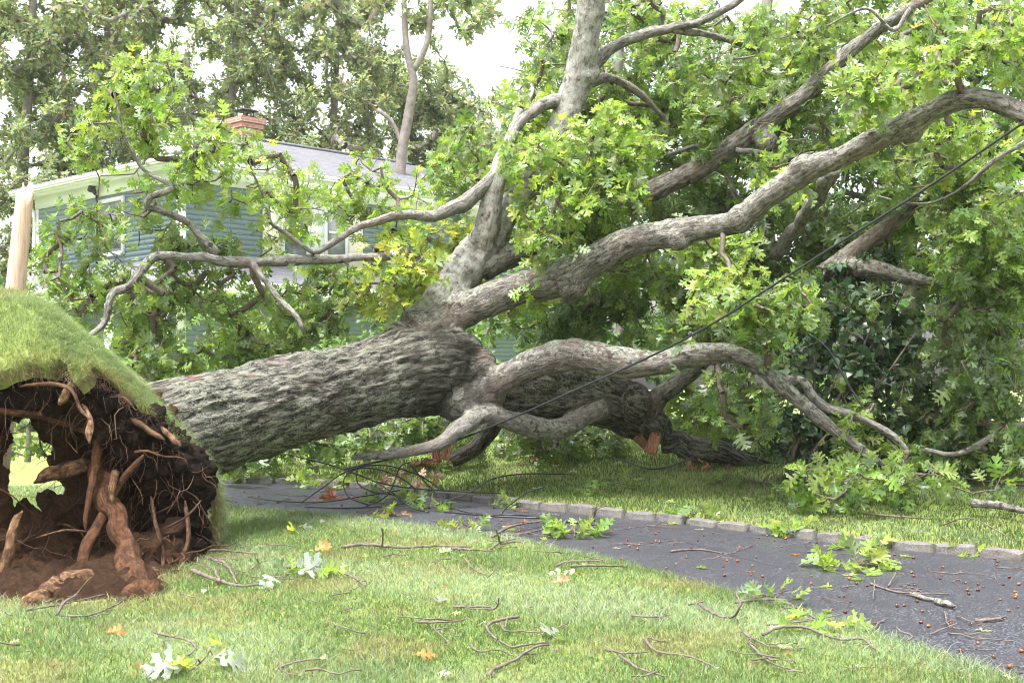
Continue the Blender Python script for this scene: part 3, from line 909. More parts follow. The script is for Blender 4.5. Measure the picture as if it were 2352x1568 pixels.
    torn(1022, 1056, 12.7, (.25, 0, 1), (1, -.2, -.2), .26, .09, MAT['split'], out['snaking limb'], 3)
    torn(1005, 1062, 12.75, (-.2, 0, 1), (1, -.2, 0), .22, .10, MAT['split'], out['snaking limb'], 6)
    torn(1000, 1062, 12.6, (-.9, -.2, .25), (0, -.3, 1), .14, .06, MAT['split'], out['snaking limb'], 7)
    return out, skel

FOLIAGE = [   # limb, palette, leaf size, [(u, v, ru, rv, d0, d1, clusters)]
 ('long limb', BRIGHT, .155, [(980, 640, 100, 70, 12.2, 12.8, 20), (1180, 655, 110, 40, 12.2, 12.6, 10), (1660, 610, 110, 70, 11.3, 12.0, 22), (1640, 700, 70, 60, 11.3, 12, 12), (2060, 165, 140, 95, 10.2, 11.0, 34), (2290, 100, 90, 90, 10.2, 11.0, 20), (1860, 400, 60, 40, 11.0, 11.5, 5), (2250, 350, 120, 70, 11.3, 12, 18)]),
 ('tall limb', YELLOW, .155, [(930, 590, 90, 70, 12.4, 13.0, 22), (900, 660, 80, 50, 12.4, 13.0, 14), (1040, 540, 60, 40, 12.8, 13.2, 8)]),
 ('forked limb', BRIGHT, .155, [(1330, 400, 190, 160, 12.2, 13.1, 80), (1420, 330, 170, 110, 12.5, 13.3, 44), (1250, 520, 150, 80, 12.3, 13.2, 30), (1280, 280, 110, 70, 12.8, 13.4, 16)]),
 ('tall limb', GREEN, .15, [(1500, 230, 190, 110, 13.4, 14.6, 50), (1620, 120, 190, 110, 13.6, 15, 45), (1130, 330, 120, 110, 13.6, 15.2, 34), (1000, 400, 100, 60, 13.6, 15, 12), (1250, 120, 110, 110, 14.5, 16, 22), (1480, 60, 90, 60, 13.6, 14.6, 16)]),
 ('upper limb', GREEN, .15, [(1750, 180, 180, 150, 12.9, 14.6, 70), (1900, 260, 170, 120, 12.5, 14, 46), (1600, 300, 150, 110, 13.2, 14.6, 40), (2000, 60, 200, 110, 12.8, 14.4, 50), (2250, 60, 150, 100, 12.2, 14, 36), (1480, 560, 150, 110, 13.2, 14.4, 34), (1780, 420, 120, 70, 12.8, 14, 24), (2130, 300, 160, 90, 12.2, 13.6, 34)]),
 ('upright bough', BRIGHT, .15, [(300, 170, 95, 65, 11.0, 11.8, 24), (420, 300, 110, 80, 11.0, 11.9, 26), (230, 310, 80, 70, 11.1, 11.8, 14), (500, 340, 80, 60, 11.1, 11.9, 20), (360, 230, 70, 60, 11.1, 11.8, 10), (460, 420, 70, 70, 11.2, 11.9, 12), (300, 440, 110, 70, 11.1, 11.9, 12)]),
 ('dark bough', BRIGHT, .15, [(650, 420, 85, 70, 11.6, 12.4, 26), (700, 500, 60, 60, 11.8, 12.4, 14), (570, 440, 60, 60, 11.6, 12.2, 9)]),
 ('slanting bough', BRIGHT, .15, [(850, 420, 120, 60, 12.4, 13.2, 26), (900, 490, 110, 60, 12.4, 13, 22), (790, 480, 60, 40, 12.3, 12.8, 9)]),
 ('level bough', GREEN, .15, [(230, 550, 120, 70, 11.1, 11.9, 22), (170, 630, 90, 70, 11.1, 11.9, 18), (400, 640, 160, 70, 11.5, 12.6, 34), (300, 740, 120, 90, 11.4, 12.8, 36), (430, 780, 170, 90, 11.8, 13.4, 56), (350, 840, 110, 50, 11.2, 12, 18), (560, 560, 90, 40, 11.7, 12.4, 10), (430, 540, 70, 50, 11.5, 12.2, 14)]),
 ('drooping bough', GREEN, .15, [(620, 720, 160, 90, 11.9, 13.6, 56), (740, 700, 100, 80, 12.1, 13.4, 26), (780, 640, 70, 40, 12.3, 13, 9), (600, 800, 120, 40, 12.4, 13.6, 18)]),
 ('middle limb', GREEN, .155, [(1760, 720, 110, 90, 11.2, 12.1, 40), (1690, 770, 60, 25, 11.4, 12.1, 4), (1620, 930, 110, 70, 12.6, 13.6, 26), (1700, 940, 90, 70, 12.2, 13.2, 20), (1540, 770, 50, 30, 11.9, 12.4, 5), (1960, 930, 70, 40, 11.4, 12, 6)]),
 ('paired bough', GREEN, .16, [(1990, 1060, 110, 60, 10.9, 11.8, 11), (2040, 1090, 170, 55, 11.0, 11.8, 8), (1900, 1110, 80, 60, 11.0, 11.7, 4), (2200, 1090, 120, 60, 11.0, 11.8, 7)]),
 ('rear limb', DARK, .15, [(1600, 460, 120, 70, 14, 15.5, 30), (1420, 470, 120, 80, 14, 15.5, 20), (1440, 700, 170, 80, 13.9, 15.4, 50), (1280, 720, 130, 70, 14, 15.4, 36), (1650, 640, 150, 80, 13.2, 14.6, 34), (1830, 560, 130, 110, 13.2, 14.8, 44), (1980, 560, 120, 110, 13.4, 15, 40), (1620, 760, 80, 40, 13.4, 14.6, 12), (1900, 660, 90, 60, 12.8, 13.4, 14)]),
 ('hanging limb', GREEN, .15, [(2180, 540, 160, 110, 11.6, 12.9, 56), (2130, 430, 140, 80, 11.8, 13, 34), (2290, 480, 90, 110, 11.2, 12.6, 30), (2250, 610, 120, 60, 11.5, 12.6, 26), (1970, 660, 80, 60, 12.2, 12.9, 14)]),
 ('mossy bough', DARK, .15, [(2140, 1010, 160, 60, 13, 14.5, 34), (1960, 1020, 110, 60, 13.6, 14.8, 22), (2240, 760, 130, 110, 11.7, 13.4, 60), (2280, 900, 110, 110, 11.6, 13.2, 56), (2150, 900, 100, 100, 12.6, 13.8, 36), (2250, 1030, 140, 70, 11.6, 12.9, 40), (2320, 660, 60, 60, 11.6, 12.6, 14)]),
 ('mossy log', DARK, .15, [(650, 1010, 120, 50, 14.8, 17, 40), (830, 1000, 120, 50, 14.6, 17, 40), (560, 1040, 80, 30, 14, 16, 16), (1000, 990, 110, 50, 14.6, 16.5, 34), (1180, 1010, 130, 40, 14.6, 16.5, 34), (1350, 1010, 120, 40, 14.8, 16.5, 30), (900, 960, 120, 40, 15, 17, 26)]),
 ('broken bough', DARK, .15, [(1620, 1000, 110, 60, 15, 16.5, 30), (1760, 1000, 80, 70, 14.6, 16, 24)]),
]

LEFT = ('upright bough', 'dark bough', 'slanting bough', 'level bough', 'drooping bough')

CLEAR = {'long limb': (1230, 2500), 'upper limb': (1530, 2300), 'tall limb': (900, 2352), 'middle limb': (1000, 1960), 'level bough': (150, 850), 'upright bough': (300, 520), 'drooping bough': (560, 720),
         'snaking limb': (700, 1400), 'rear limb': (1400, 2200), 'hanging limb': (1900, 2140), 'stout stub': (1700, 1950), 'high bough': (1340, 1800), 'side bough': (1340, 1520), 'slanting bough': (700, 1120), 'lower stem': (1200, 1530),
         'paired bough': (1780, 2060), 'arching bough': (1200, 1310), 'trailing bough': (2000, 2400), 'mossy bough': (2100, 2400), 'broken bough': (1500, 1800), 'stub bough': (1540, 1700), 'dangling bough': (1640, 1730)}

def build_foliage(parts, skel):
    cp = []
    for k, (u0, u1) in CLEAR.items():
        p = skel[k]; u = CU + p[:, 0] / p[:, 1] * F; v = HV - (p[:, 2] - EYE) / p[:, 1] * F
        m = (u > u0) & (u < u1)
        if k == 'tall limb': m &= (v < 215) | (v > 470)
        if k == 'upper limb': m &= (u < 1850) | (u > 1990)
        if k == 'rear limb': m &= (u < 1600) | (u > 1990)
        cp.append(np.stack([u, v, p[:, 3] / p[:, 1] * F, p[:, 1]], 1)[m])
    cp = np.concatenate(cp)
    rng = np.random.default_rng(77)
    for k, pal, size, blobs in FOLIAGE:
        mul = {'upright bough': 1.25, 'dark bough': 1.0, 'slanting bough': .7, 'level bough': 1.4, 'drooping bough': 1.4}.get(k, 1.5)
        c = np.concatenate([blob_points(*b[:6], int(b[6] * mul), rng) for b in blobs])
        if k in LEFT:      # most of the leaves hang beyond the bough
            dv = rng.uniform(.1, .7, (len(c), 1)); c = (c - (0, 0, EYE)) * (1 + dv / c[:, 1:2]) + (0, 0, EYE)
        uv = np.stack([CU + c[:, 0] / c[:, 1] * F, HV - (c[:, 2] - EYE) / c[:, 1] * F], 1)
        dd = np.sqrt(((uv[:, None] - cp[None, :, :2]) ** 2).sum(2)) - cp[None, :, 2]
        near = np.argmin(dd, 1); dmin = dd[np.arange(len(c)), near]; dl = cp[near, 3]
        hit = (dmin < 46) & (c[:, 1] < dl + .25) & (rng.random(len(c)) < .92)
        nd = np.where(hit, dl + rng.uniform(.3, .9, len(c)), c[:, 1])
        c = (c - (0, 0, EYE)) * (nd / c[:, 1])[:, None] + (0, 0, EYE)
        gzv = gz(c[:, 0], c[:, 1]) + .06
        c[:, 2] = np.maximum(c[:, 2], gzv)
        seeds = skel[k][::2, :3]
        gl, gt = grow(c, seeds, rng, pal, (5, 9) if k in LEFT else (6, 11), size * (.84 if k in LEFT else .96), .30, bare=.14, twig_r=.0045, wig=.15)
        gl.build('foliage', MAT['leaf'], parts[k])
        for g in gt: g.build('twig', MAT['twig'], parts[k])

# ------------------------------------------------------------------ root plate
CREST = [(-260, 560, 10.3), (-120, 615, 10.2), (0, 662, 10.1), (50, 672, 10.1), (110, 708, 10.1), (160, 748, 10.1), (215, 800, 10.1), (262, 848, 10.1), (330, 905, 10.1), (395, 968, 10.1), (450, 1036, 10.15), (486, 1096, 10.2), (502, 1165, 10.2), (503, 1230, 10.2), (494, 1278, 10.1)]
EDGE = [(-300, 840, 8.7), (-130, 862, 8.75), (-40, 862, 8.8), (40, 850, 8.85), (105, 850, 8.9), (140, 832, 9.0), (178, 872, 8.85), (205, 842, 9.05), (250, 872, 9.1), (300, 915, 9.2), (350, 962, 9.3), (400, 1016, 9.4), (440, 1066, 9.5), (470, 1116, 9.6), (486, 1180, 9.65), (488, 1235, 9.65), (482, 1280, 9.6)]

def build_root_plate(tree):
    rng = np.random.default_rng(21)
    root = empty('root_plate', P(250, 1390, 9.3))
    root.parent = tree; root.matrix_parent_inverse = tree.matrix_basis.inverted()
    root['label'] = 'torn up root plate with turf on top and soil beneath'
    bpy.context.view_layer.update()
    # turf
    A = smooth_path([P(*c) for c in CREST], .05); B = smooth_path([P(*c) for c in EDGE], .05)
    n, k = 150, 34
    def rs(p):
        s = np.concatenate([[0], np.cumsum(np.linalg.norm(np.diff(p, axis=0), axis=1))]); t = np.linspace(0, s[-1], n)
        return np.stack([np.interp(t, s, p[:, i]) for i in range(3)], 1)
    A, B = rs(A), rs(B)
    B = B + np.stack([.03 * fbm(B * 6, 3, 5), .05 * fbm(B * 5, 3, 6), .07 * fbm(B * 4.5, 3, 7)], 1)
    back = A + np.array([.1, .5, -.75]) * (1 - sstep(.45, .8, np.linspace(0, 1, n)))[:, None] + np.array([-.12, .35, -.1]) * sstep(.45, .8, np.linspace(0, 1, n))[:, None]
    back[:, 2] = np.maximum(back[:, 2], .12)
    ts = np.linspace(0, 1, k)[None, :, None]
    bulge = np.array([.0, -.05, .16])
    top = B[:, None] * (1 - ts) + A[:, None] * ts + np.sin(np.pi * ts) * bulge * np.linalg.norm(A - B, axis=1)[:, None, None] * .6
    kb = 12
    tb = np.linspace(0, 1, kb + 1)[1:][None, :, None]
    bk = A[:, None] * (1 - tb) + back[:, None] * tb + np.sin(np.pi * tb) * np.array([.03, .06, .03])
    lip = B[:, None] + np.array([0.03, .10, -.10]) * np.array([1.0, .6])[None, :, None]
    S = np.concatenate([lip, top, bk], 1)
    K = S.shape[1]
    q = S.reshape(-1, 3)
    q = q + np.stack([0 * q[:, 0], .04 * fbm(q * 5, 3, 3), .06 * fbm(q * 3.4, 3, 2)], 1)
    S = q.reshape(n, K, 3)
    i = np.arange(n - 1)[:, None] * K; j = np.arange(K - 1)[None]
    f = np.stack([i + j, i + j + 1, i + K + j + 1, i + K + j], -1).reshape(-1, 4)
    g = Geo(); g.add(q, f); g.build('turf', MAT['ground'], root)
    # grass on the turf
    nb = 62000
    a = rng.uniform(0, n - 1.001, nb); b = rng.uniform(1.5, K - 5.001, nb)
    ia, ib = a.astype(int), b.astype(int); fa, fb = (a - ia)[:, None], (b - ib)[:, None]
    pos = (S[ia, ib] * (1 - fa) + S[ia + 1, ib] * fa) * (1 - fb) + (S[ia, ib + 1] * (1 - fa) + S[ia + 1, ib + 1] * fa) * fb
    e1 = S[ia + 1, ib] - S[ia, ib]; e2 = S[ia, ib + 1] - S[ia, ib]
    nr = unit(np.cross(e1, e2)); nr = np.where((nr[:, 2:3] < -.1), -nr, nr)
    down = np.array([.5, -.25, -.55])
    c = grass_colour(pos[:, 0] * 1.6 + 4, pos[:, 2] * 1.6, rng)
    c = c * .6 + .4 * np.array([.35, .43, .26])
    tan = np.clip(1 - (b - 2) / 5, 0, 1)[:, None] * .5
    c = c * (1 - tan) + tan * np.array([.34, .30, .13])
    gg = Geo()
    blades(gg, pos - nr * .005, unit(nr + np.array([0, 0, .5])), np.clip(rng.normal(.055, .018, nb), .02, .12), rng.uniform(.003, .0055, nb), c, rng, 1.0, comb=down * 1.1)
    gg.build('grass', MAT['grass'], root, smooth=False)
    # soil
    g = Geo()
    def chain(pts): 
        w = W([(u, v, 2 * r, d) for u, v, d, r in pts]); p = smooth_path(w, .08); tube(g, p[:, :3], p[:, 3], 14)
    def ball(u, v, d, r):
        c = P(u, v, d); rr = r / F * d; th = np.linspace(0, np.pi, 9)
        tube(g, np.stack([0 * th, 0 * th, -np.cos(th)], 1) * rr + c, np.maximum(np.sin(th), .02) * rr, 14)
    chain([(-320, 960, 9.0, 100), (-200, 945, 9.05, 86), (0, 912, 9.1, 58), (110, 898, 9.15, 52), (190, 905, 9.2, 60), (270, 965, 9.3, 72), (350, 1035, 9.45, 74), (405, 1105, 9.6, 74), (425, 1180, 9.7, 66), (432, 1245, 9.65, 56)])
    chain([(-320, 800, 9.7, 110), (-100, 800, 9.8, 95), (60, 820, 9.85, 80), (200, 900, 9.9, 80), (330, 1010, 9.95, 80), (410, 1120, 10.0, 76)])
    chain([(160, 1010, 9.8, 84), (250, 1070, 9.9, 110), (310, 1150, 9.95, 130), (330, 1250, 9.9, 120), (330, 1330, 9.7, 80)])
    chain([(190, 1130, 10.0, 90), (200, 1230, 10.0, 100), (170, 1300, 9.9, 80)])
    chain([(-60, 940, 9.2, 60), (-52, 1040, 9.3, 54), (-50, 1150, 9.3, 52), (-60, 1260, 9.2, 70)])
    for bb in ((50, 1235, 9.5, 75), (95, 1225, 9.6, 62), (20, 1300, 9.3, 95), (120, 1300, 9.5, 80), (-80, 1310, 9.2, 110), (160, 1175, 9.7, 40), (420, 1270, 9.5, 44), (395, 1240, 9.3, 40), (300, 1010, 9.45, 60), (130, 960, 9.4, 50), (350, 1300, 9.2, 66), (255, 1325, 9.3, 66), (400, 1290, 9.2, 50)): ball(*bb)
    tmp = g.build('soil_tmp', MAT['soil'])
    md = tmp.modifiers.new('r', 'REMESH'); md.mode = 'VOXEL'; md.voxel_size = .022
    ms = tmp.modifiers.new('s', 'SMOOTH'); ms.factor = .5; ms.iterations = 5
    ev = tmp.evaluated_get(bpy.context.evaluated_depsgraph_get()); me = ev.to_mesh()
    nv = len(me.vertices); co = np.empty(nv * 3, np.float32); me.vertices.foreach_get('co', co); co = co.reshape(-1, 3).astype(float)
    no = np.empty(nv * 3, np.float32); me.vertices.foreach_get('normal', no); no = no.reshape(-1, 3).astype(float)
    lv = np.empty(len(me.loops), np.int32); me.loops.foreach_get('vertex_index', lv); quads = lv.reshape(-1, 4).copy()
    ev.to_mesh_clear(); bpy.data.objects.remove(tmp)
    rough = fbm(co * np.array([4, 4, 3.2]), 4, 41, .6); fine = fbm(co * 17, 3, 43, .65)
    co = co + no * (.13 * rough + .085 * fine)[:, None]
    dd = np.full(nv, 9.0)
    for c0 in range(0, nv, 20000):
        dd[c0:c0 + 20000] = np.sqrt(((co[c0:c0 + 20000, None] - B[None, ::3]) ** 2).sum(2)).min(1)
    soil = np.stack([dd * 1.0, 0 * dd, 0 * dd], 1)
    gg = Geo(); gg.add(co, quads, soil=soil); gg.build('soil', MAT['soil'], root)
    # roots
    def rt(pts, mat='root', seed=0, rough=.2, name='root'):
        w = smooth_path(W(pts), .018); q = Geo()
        j = np.stack([fbm(np.stack([np.arange(len(w)) * .12 + 9 * s, 0 * w[:, 0], 0 * w[:, 0]], 1), 3, seed) for s in range(3)], 1)
        k_ = np.arange(len(w)); rr_ = w[:, 3] * (1 + .16 * fbm(np.stack([k_ * .12, 0 * w[:, 0], 0 * w[:, 0]], 1), 3, seed + 40))
        rr_ = rr_ * np.clip(np.minimum(k_ + 1, len(w) - k_) / 4, .35, 1)
        tube(q, w[:, :3] + j * w[:, 3:4] * .4, rr_, 14, rough=rough, seed=seed)
        v_ = q.v[0]; c_ = np.repeat(w[:, :3] + j * w[:, 3:4] * .4, 14, 0)
        o_ = unit(v_[:len(c_)] - c_); v_[:len(c_)] += o_ * (np.repeat(w[:, 3], 14) * .30 * fbm(q.a['bark'][0][:len(c_)] * np.array([5, 38, 38]) + seed, 3, seed))[:, None]
        return q.build(name, MAT[mat], root)
    rt([(225, 1060, 40, 9.4), (243, 1120, 50, 9.15), (266, 1190, 54, 8.95), (292, 1260, 52, 8.8), (308, 1315, 56, 8.55), (322, 1360, 76, 8.15), (338, 1390, 96, 7.85)], seed=1, rough=.3)
    rt([(268, 1150, 24, 9.1), (232, 1195, 24, 8.95), (205, 1250, 26, 8.8), (190, 1310, 22, 8.65), (186, 1350, 22, 8.3)], seed=2)
    rt([(292, 1200, 22, 9.0), (285, 1270, 24, 8.9), (283, 1330, 24, 8.6), (287, 1388, 26, 7.8)], seed=3)
    rt([(212, 1325, 34, 8.5), (188, 1338, 62, 8.3), (150, 1358, 72, 8.05), (105, 1385, 70, 7.75), (60, 1412, 56, 7.5)], 'pale_root', 4, .3)
    rt([(-20, 1330, 24, 8.55), (5, 1305, 22, 8.55), (22, 1255, 22, 8.6), (36, 1200, 18, 8.7), (52, 1172, 14, 8.75)], 'pale_root', 5)
    rt([(210, 1060, 40, 9.35), (150, 1085, 40, 9.25), (105, 1092, 32, 9.15), (76, 1108, 16, 9.1)], 'pale_root', 6, .35)
    rt([(230, 1000, 24, 9.3), (218, 1080, 20, 9.1), (205, 1140, 15, 8.95), (196, 1200, 12, 8.9), (198, 1222, 8, 8.88)], seed=7)
    rt([(45, 888, 6, 8.85), (90, 882, 9, 8.8), (140, 884, 9, 8.75), (168, 900, 8, 8.7), (185, 940, 9, 8.7), (205, 962, 6, 8.65)], 'fine_root', 8)
    rt([(160, 880, 16, 9.0), (150, 905, 20, 8.85), (137, 926, 24, 8.75)], 'pale_root', 9, .3)
    rt([(190, 930, 9, 9.0), (207, 965, 11, 8.75), (204, 1000, 13, 8.6), (207, 1022, 3, 8.55)], 'pale_root', 10, .35)
    rt([(265, 1085, 24, 9.2), (262, 1105, 18, 9.0), (255, 1135, 14, 8.95), (262, 1165, 12, 8.95)], 'pale_root', 11, .3)
    rt([(425, 1150, 10, 9.3), (432, 1235, 11, 9.15), (418, 1290, 12, 9.05), (410, 1335, 15, 8.7), (392, 1365, 12, 8.1)], 'fine_root', 12)
    rt([(370, 980, 12, 9.2), (395, 1005, 14, 9.1), (415, 1025, 11, 9.0)], 'pale_root', 13, .3)
    rt([(300, 960, 14, 9.2), (345, 990, 14, 9.1), (378, 1010, 10, 9.05)], 'fine_root', 14)
    rt([(345, 1140, 10, 9.3), (356, 1200, 9, 9.1), (374, 1270, 11, 9.05), (370, 1330, 8, 8.95)], 'fine_root', 15)
    rt([(375, 1215, 4, 9.0), (415, 1195, 5, 8.9), (440, 1175, 5, 8.85), (462, 1148, 4, 8.9)], 'fine_root', 16, .1)
    rt([(80, 1235, 4, 8.9), (150, 1218, 6, 8.9), (200, 1222, 6, 8.95), (240, 1230, 5, 9.0)], 'pale_root', 17, .1)
    rt([(265, 1330, 8, 8.5), (300, 1360, 7, 8.2), (345, 1384, 6, 7.85)], 'fine_root', 18)
    rt([(-60, 935, 16, 8.9), (20, 945, 16, 8.95), (100, 955, 16, 9.1), (180, 985, 14, 9.2), (250, 1010, 10, 9.3)], 'root', 19, .3)
    rt([(330, 1045, 10, 9.15), (290, 1090, 14, 9.1), (255, 1150, 18, 9.05), (250, 1200, 16, 9.0)], 'root', 20, .3)
    rt([(330, 1290, 40, 9.3), (345, 1330, 50, 8.8), (365, 1368, 50, 8.1)], 'fine_root', 21, .35)
    # hair roots: nobody could count them
    g = Geo()
    faces = quads; cen = co[quads[:, 0]]; nn = no[quads[:, 0]]
    ok = np.nonzero((nn[:, 1] < -.2) & (cen[:, 1] < 9.9))[0]
    for k_ in range(34):
        t = rng.choice(ok); p0 = cen[t]; L = rng.uniform(.25, .75); d = unit(nn[t] * .5 + rng.normal(0, .6, 3) + np.array([.1, -.1, -.5])); pts = [p0 - d * .06]
        for _ in range(7): d = unit(d + rng.normal(0, .28, 3) + np.array([0, .05, -.08])); pts.append(pts[-1] + d * L / 7)
        q = Geo(); tube(q, smooth_path(np.array(pts), .025), np.linspace(rng.uniform(.006, .016), .003, len(smooth_path(np.array(pts), .025))), 8, rough=.3, seed=k_)
        q.build('root', MAT[['fine_root', 'pale_root', 'root'][k_ % 3]], root)
    pick = rng.choice(ok, 1200)
    for t in pick:
        p0 = cen[t]; L = rng.uniform(.06, .42); d = unit(nn[t] * .8 + rng.normal(0, .6, 3) + np.array([0, 0, -.6]))
        kk = 6; pts = [p0 - d * .03]
        for _ in range(kk):
            d = unit(d + rng.normal(0, .32, 3) + np.array([0, 0, -.12])); pts.append(pts[-1] + d * L / kk)
        r0 = rng.choice([.0018, .0026, .0036, .0055], p=[.4, .35, .2, .05])
        tube(g, np.array(pts), np.linspace(r0, r0 * .4, kk + 1), 4, cap=False)
    # fuzzy fibre along the torn turf edge
    for _ in range(1500):
        i0 = rng.integers(5, n - 5); p0 = B[i0] + rng.normal(0, .03, 3) + np.array([0, .02, -.03])
        d = unit(np.array([.2, -.5, -.8]) + rng.normal(0, .6, 3)); L = rng.uniform(.03, .13)
        pts = [p0]
        for _ in range(3): d = unit(d + rng.normal(0, .3, 3)); pts.append(pts[-1] + d * L / 3)
        tube(g, np.array(pts), np.linspace(.0018, .0006, 4), 3, cap=False)
    o = g.build('hair_roots', MAT['hair_root'], root); o['kind'] = 'stuff'
    # bare earth of the pit
    g = Geo()
    xs = np.linspace(-4.6, -2.1, 170); ys = np.linspace(7.45, 10.4, 200)
    X, Y = np.meshgrid(xs, ys, indexing='ij'); q = np.stack([X.ravel(), Y.ravel(), 0 * X.ravel()], 1)
    ed = np.clip(np.minimum.reduce([(q[:, 0] + 4.6) / .3 + 1, (-2.1 - q[:, 0] + .12 * noise(q * 4, 5)) / .35, (q[:, 1] - 7.45 + .15 * noise(q * 4, 6)) / .4, (10.4 - q[:, 1]) / .3]), 0, 1)
    q[:, 2] = gz(q[:, 0], q[:, 1]) + .035 * ed + .13 * (fbm(q * 4, 4, 71, .65) * ed) - .06 * (1 - ed) + ed * (.05 * fbm(q * 11, 3, 72) + .025 * noise(q * 34, 73))
    i = np.arange(169)[:, None] * 200; j = np.arange(199)[None]
    g.add(q, np.stack([i + j, i + 200 + j, i + 200 + j + 1, i + j + 1], -1).reshape(-1, 4), soil=np.tile([.62, 0, 0], (len(q), 1)))
    tag(g.build('bare_earth', MAT['soil']), kind='structure')

def build_fallen_tree():
    tree = empty('fallen_tree', P(430, 1300, 10.2))
    tag(tree, 'huge uprooted oak lying across the driveway with its roots torn up', 'fallen tree')
    bpy.context.view_layer.update()
    parts, skel = build_wood(tree)
    build_foliage(parts, skel)
    build_root_plate(tree)

# ------------------------------------------------------------------ house
def build_house():
    ang = math.atan2(.714, .70)
    base = P(397, 1030, 30.0)
    h = empty('house', (base[0], base[1], 0.0), ang)
    tag(h, 'two storey teal clapboard house with white trim and grey hip roof', 'house')
    bpy.context.view_layer.update()
    mw = np.array(h.matrix_world)
    Z0 = -.3; EV = 6.72; X1, Y1 = 16.0, 8.55; O = .5
    class H(Geo):
        def build(self, *a, **k):
            for i, v in enumerate(self.v): self.v[i] = v @ mw[:3, :3].T + mw[:3, 3]
            return super().build(*a, **k)
    def part(name, mat, fn, parent=h, smooth=False):
        g = H(); fn(g); return g.build(name, MAT[mat], parent, smooth=smooth)
    # clapboards: local x wall faces -y, local y wall faces -x
    def clap(g, axis, a0, a1, z0, z1, off, hgt=.125):
        z = z0
        while z < z1 - .02:
            zt = min(z + hgt, z1)
            o0, o1 = off - .028, off - .004
            lo = lambda a, o, zz: (a, o, zz) if axis == 0 else (o, a, zz)
            v = [lo(a0, o0, z), lo(a1, o0, z), lo(a1, o1, zt), lo(a0, o1, zt), lo(a0, off + .05, z), lo(a1, off + .05, z)]
            fs = np.array([[0, 1, 2, 3], [4, 5, 1, 0]])
            g.add(v, fs if axis == 0 else fs[:, ::-1])
            z = zt
    U0 = 4.35
    def walls_x(g): clap(g, 0, O, X1 - O, U0, EV - .45, O); clap(g, 0, O, X1 - O, Z0 + .6, 3.9, O)
    def walls_y(g): clap(g, 1, O, Y1 - O, U0, EV - .45, O); clap(g, 1, O, Y1 - O, Z0 + .6, 3.9, O)
    part('siding', 'siding', walls_x); part('siding', 'siding', walls_y)
    part('foundation', 'black_metal', lambda g: box(g, (O + .02, O + .02, Z0 - .3), (X1 - O, Y1 - O, Z0 + .6)))
    part('core_wall', 'siding', lambda g: box(g, (O + .06, O + .06, Z0 + .6), (X1 - O - .05, Y1 - O - .05, EV - .06)))
    # trim
    def trims(g):
        box(g, (O - .045, O - .045, Z0 + .6), (O + .13, O + .13, EV - .4))
        box(g, (O - .045, Y1 - O - .13, Z0 + .6), (O + .1, Y1 - O + .04, EV - .4))
        box(g, (X1 - O - .13, O - .045, Z0 + .6), (X1 - O + .04, O + .1, EV - .4))
        box(g, (O - .05, O - .05, EV - .47), (X1 - O + .05, O, EV - .07))      # frieze
        box(g, (O - .05, O + .002, EV - .47), (O - .002, Y1 - O + .05, EV - .07))
    part('trim_board', 'trim', trims)
    # soffit, fascia, gutter
    def eaves(g):
        box(g, (.06, .06, EV - .12), (X1, Y1, EV - .07))
        for k, (dx, z0, z1) in enumerate(((.0, EV - .16, EV - .02), (-.1, EV - .06, EV + .02), (-.085, EV - .11, EV - .062))):
            box(g, (dx, dx, z0), (X1, dx + .06 + k * .01, z1))
            box(g, (dx, dx + .07 + k * .01, z0), (dx + .06 + k * .01, Y1, z1))
    part('eaves', 'trim', eaves)
    # hip roof
    HY = Y1 / 2; RZ = EV + 1.62; HX = 4.9
    def roof(g):
        E = -.05
        v = np.array([(E, E, EV), (X1 - E, E, EV), (X1 - E, Y1 - E, EV), (E, Y1 - E, EV), (HX, HY, RZ), (X1 - HX, HY, RZ)])
        for quad in ([0, 1, 5, 4], [1, 2, 5], [2, 3, 4, 5], [3, 0, 4]):
            p = v[quad]; ex = unit(p[1] - p[0]); nn = unit(np.cross(p[1] - p[0], p[2] - p[0])); ey = np.cross(nn, ex)
            tex = np.stack([(p - p[0]) @ ex, (p - p[0]) @ ey, 0 * p[:, 0]], 1)
            g.add(p, np.array([list(range(len(quad)))]), tex=tex)
            g.add(p - np.array([0, 0, .05]), np.array([list(range(len(quad)))[::-1]]), tex=tex)
    roof_o = part('roof', 'shingle', roof)
    def ridge(g):
        for a, b in (((HX, HY, RZ), (X1 - HX, HY, RZ)), ((-.05, -.05, EV), (HX, HY, RZ)), ((-.05, Y1, EV), (HX, HY, RZ))):
            p = smooth_path([np.array(a) + (0, 0, .01), np.array(b) + (0, 0, .01)], .3)
            q = Geo(); tube(q, p, .07, 6); g.add(q.v[0], [f for f in q.f], tex=q.v[0])
    part('ridge_cap', 'shingle', ridge, roof_o)
    # chimney
    cx, cy = 5.35, 5.0
    def chim(g):
        def bx(lo, hi):
            q = Geo(); box(q, lo, hi); v, f = q.v[0], q.f[0]
            for face in f:
                p = v[face]; nn = np.cross(p[1] - p[0], p[2] - p[0]); ax = int(np.argmax(np.abs(nn)))
                t = {0: p[:, [1, 2, 0]], 1: p[:, [0, 2, 1]], 2: p[:, [0, 1, 2]]}[ax]
                g.add(p, np.array([[0, 1, 2, 3]]), tex=t)
        bx((cx - .34, cy - .34, RZ - .9), (cx + .34, cy + .34, RZ + .42))
        bx((cx - .38, cy - .38, RZ + .425), (cx + .38, cy + .38, RZ + .56))
        bx((cx - .43, cy - .43, RZ + .565), (cx + .43, cy + .43, RZ + .72))
    ch = part('chimney', 'brick', chim, roof_o)
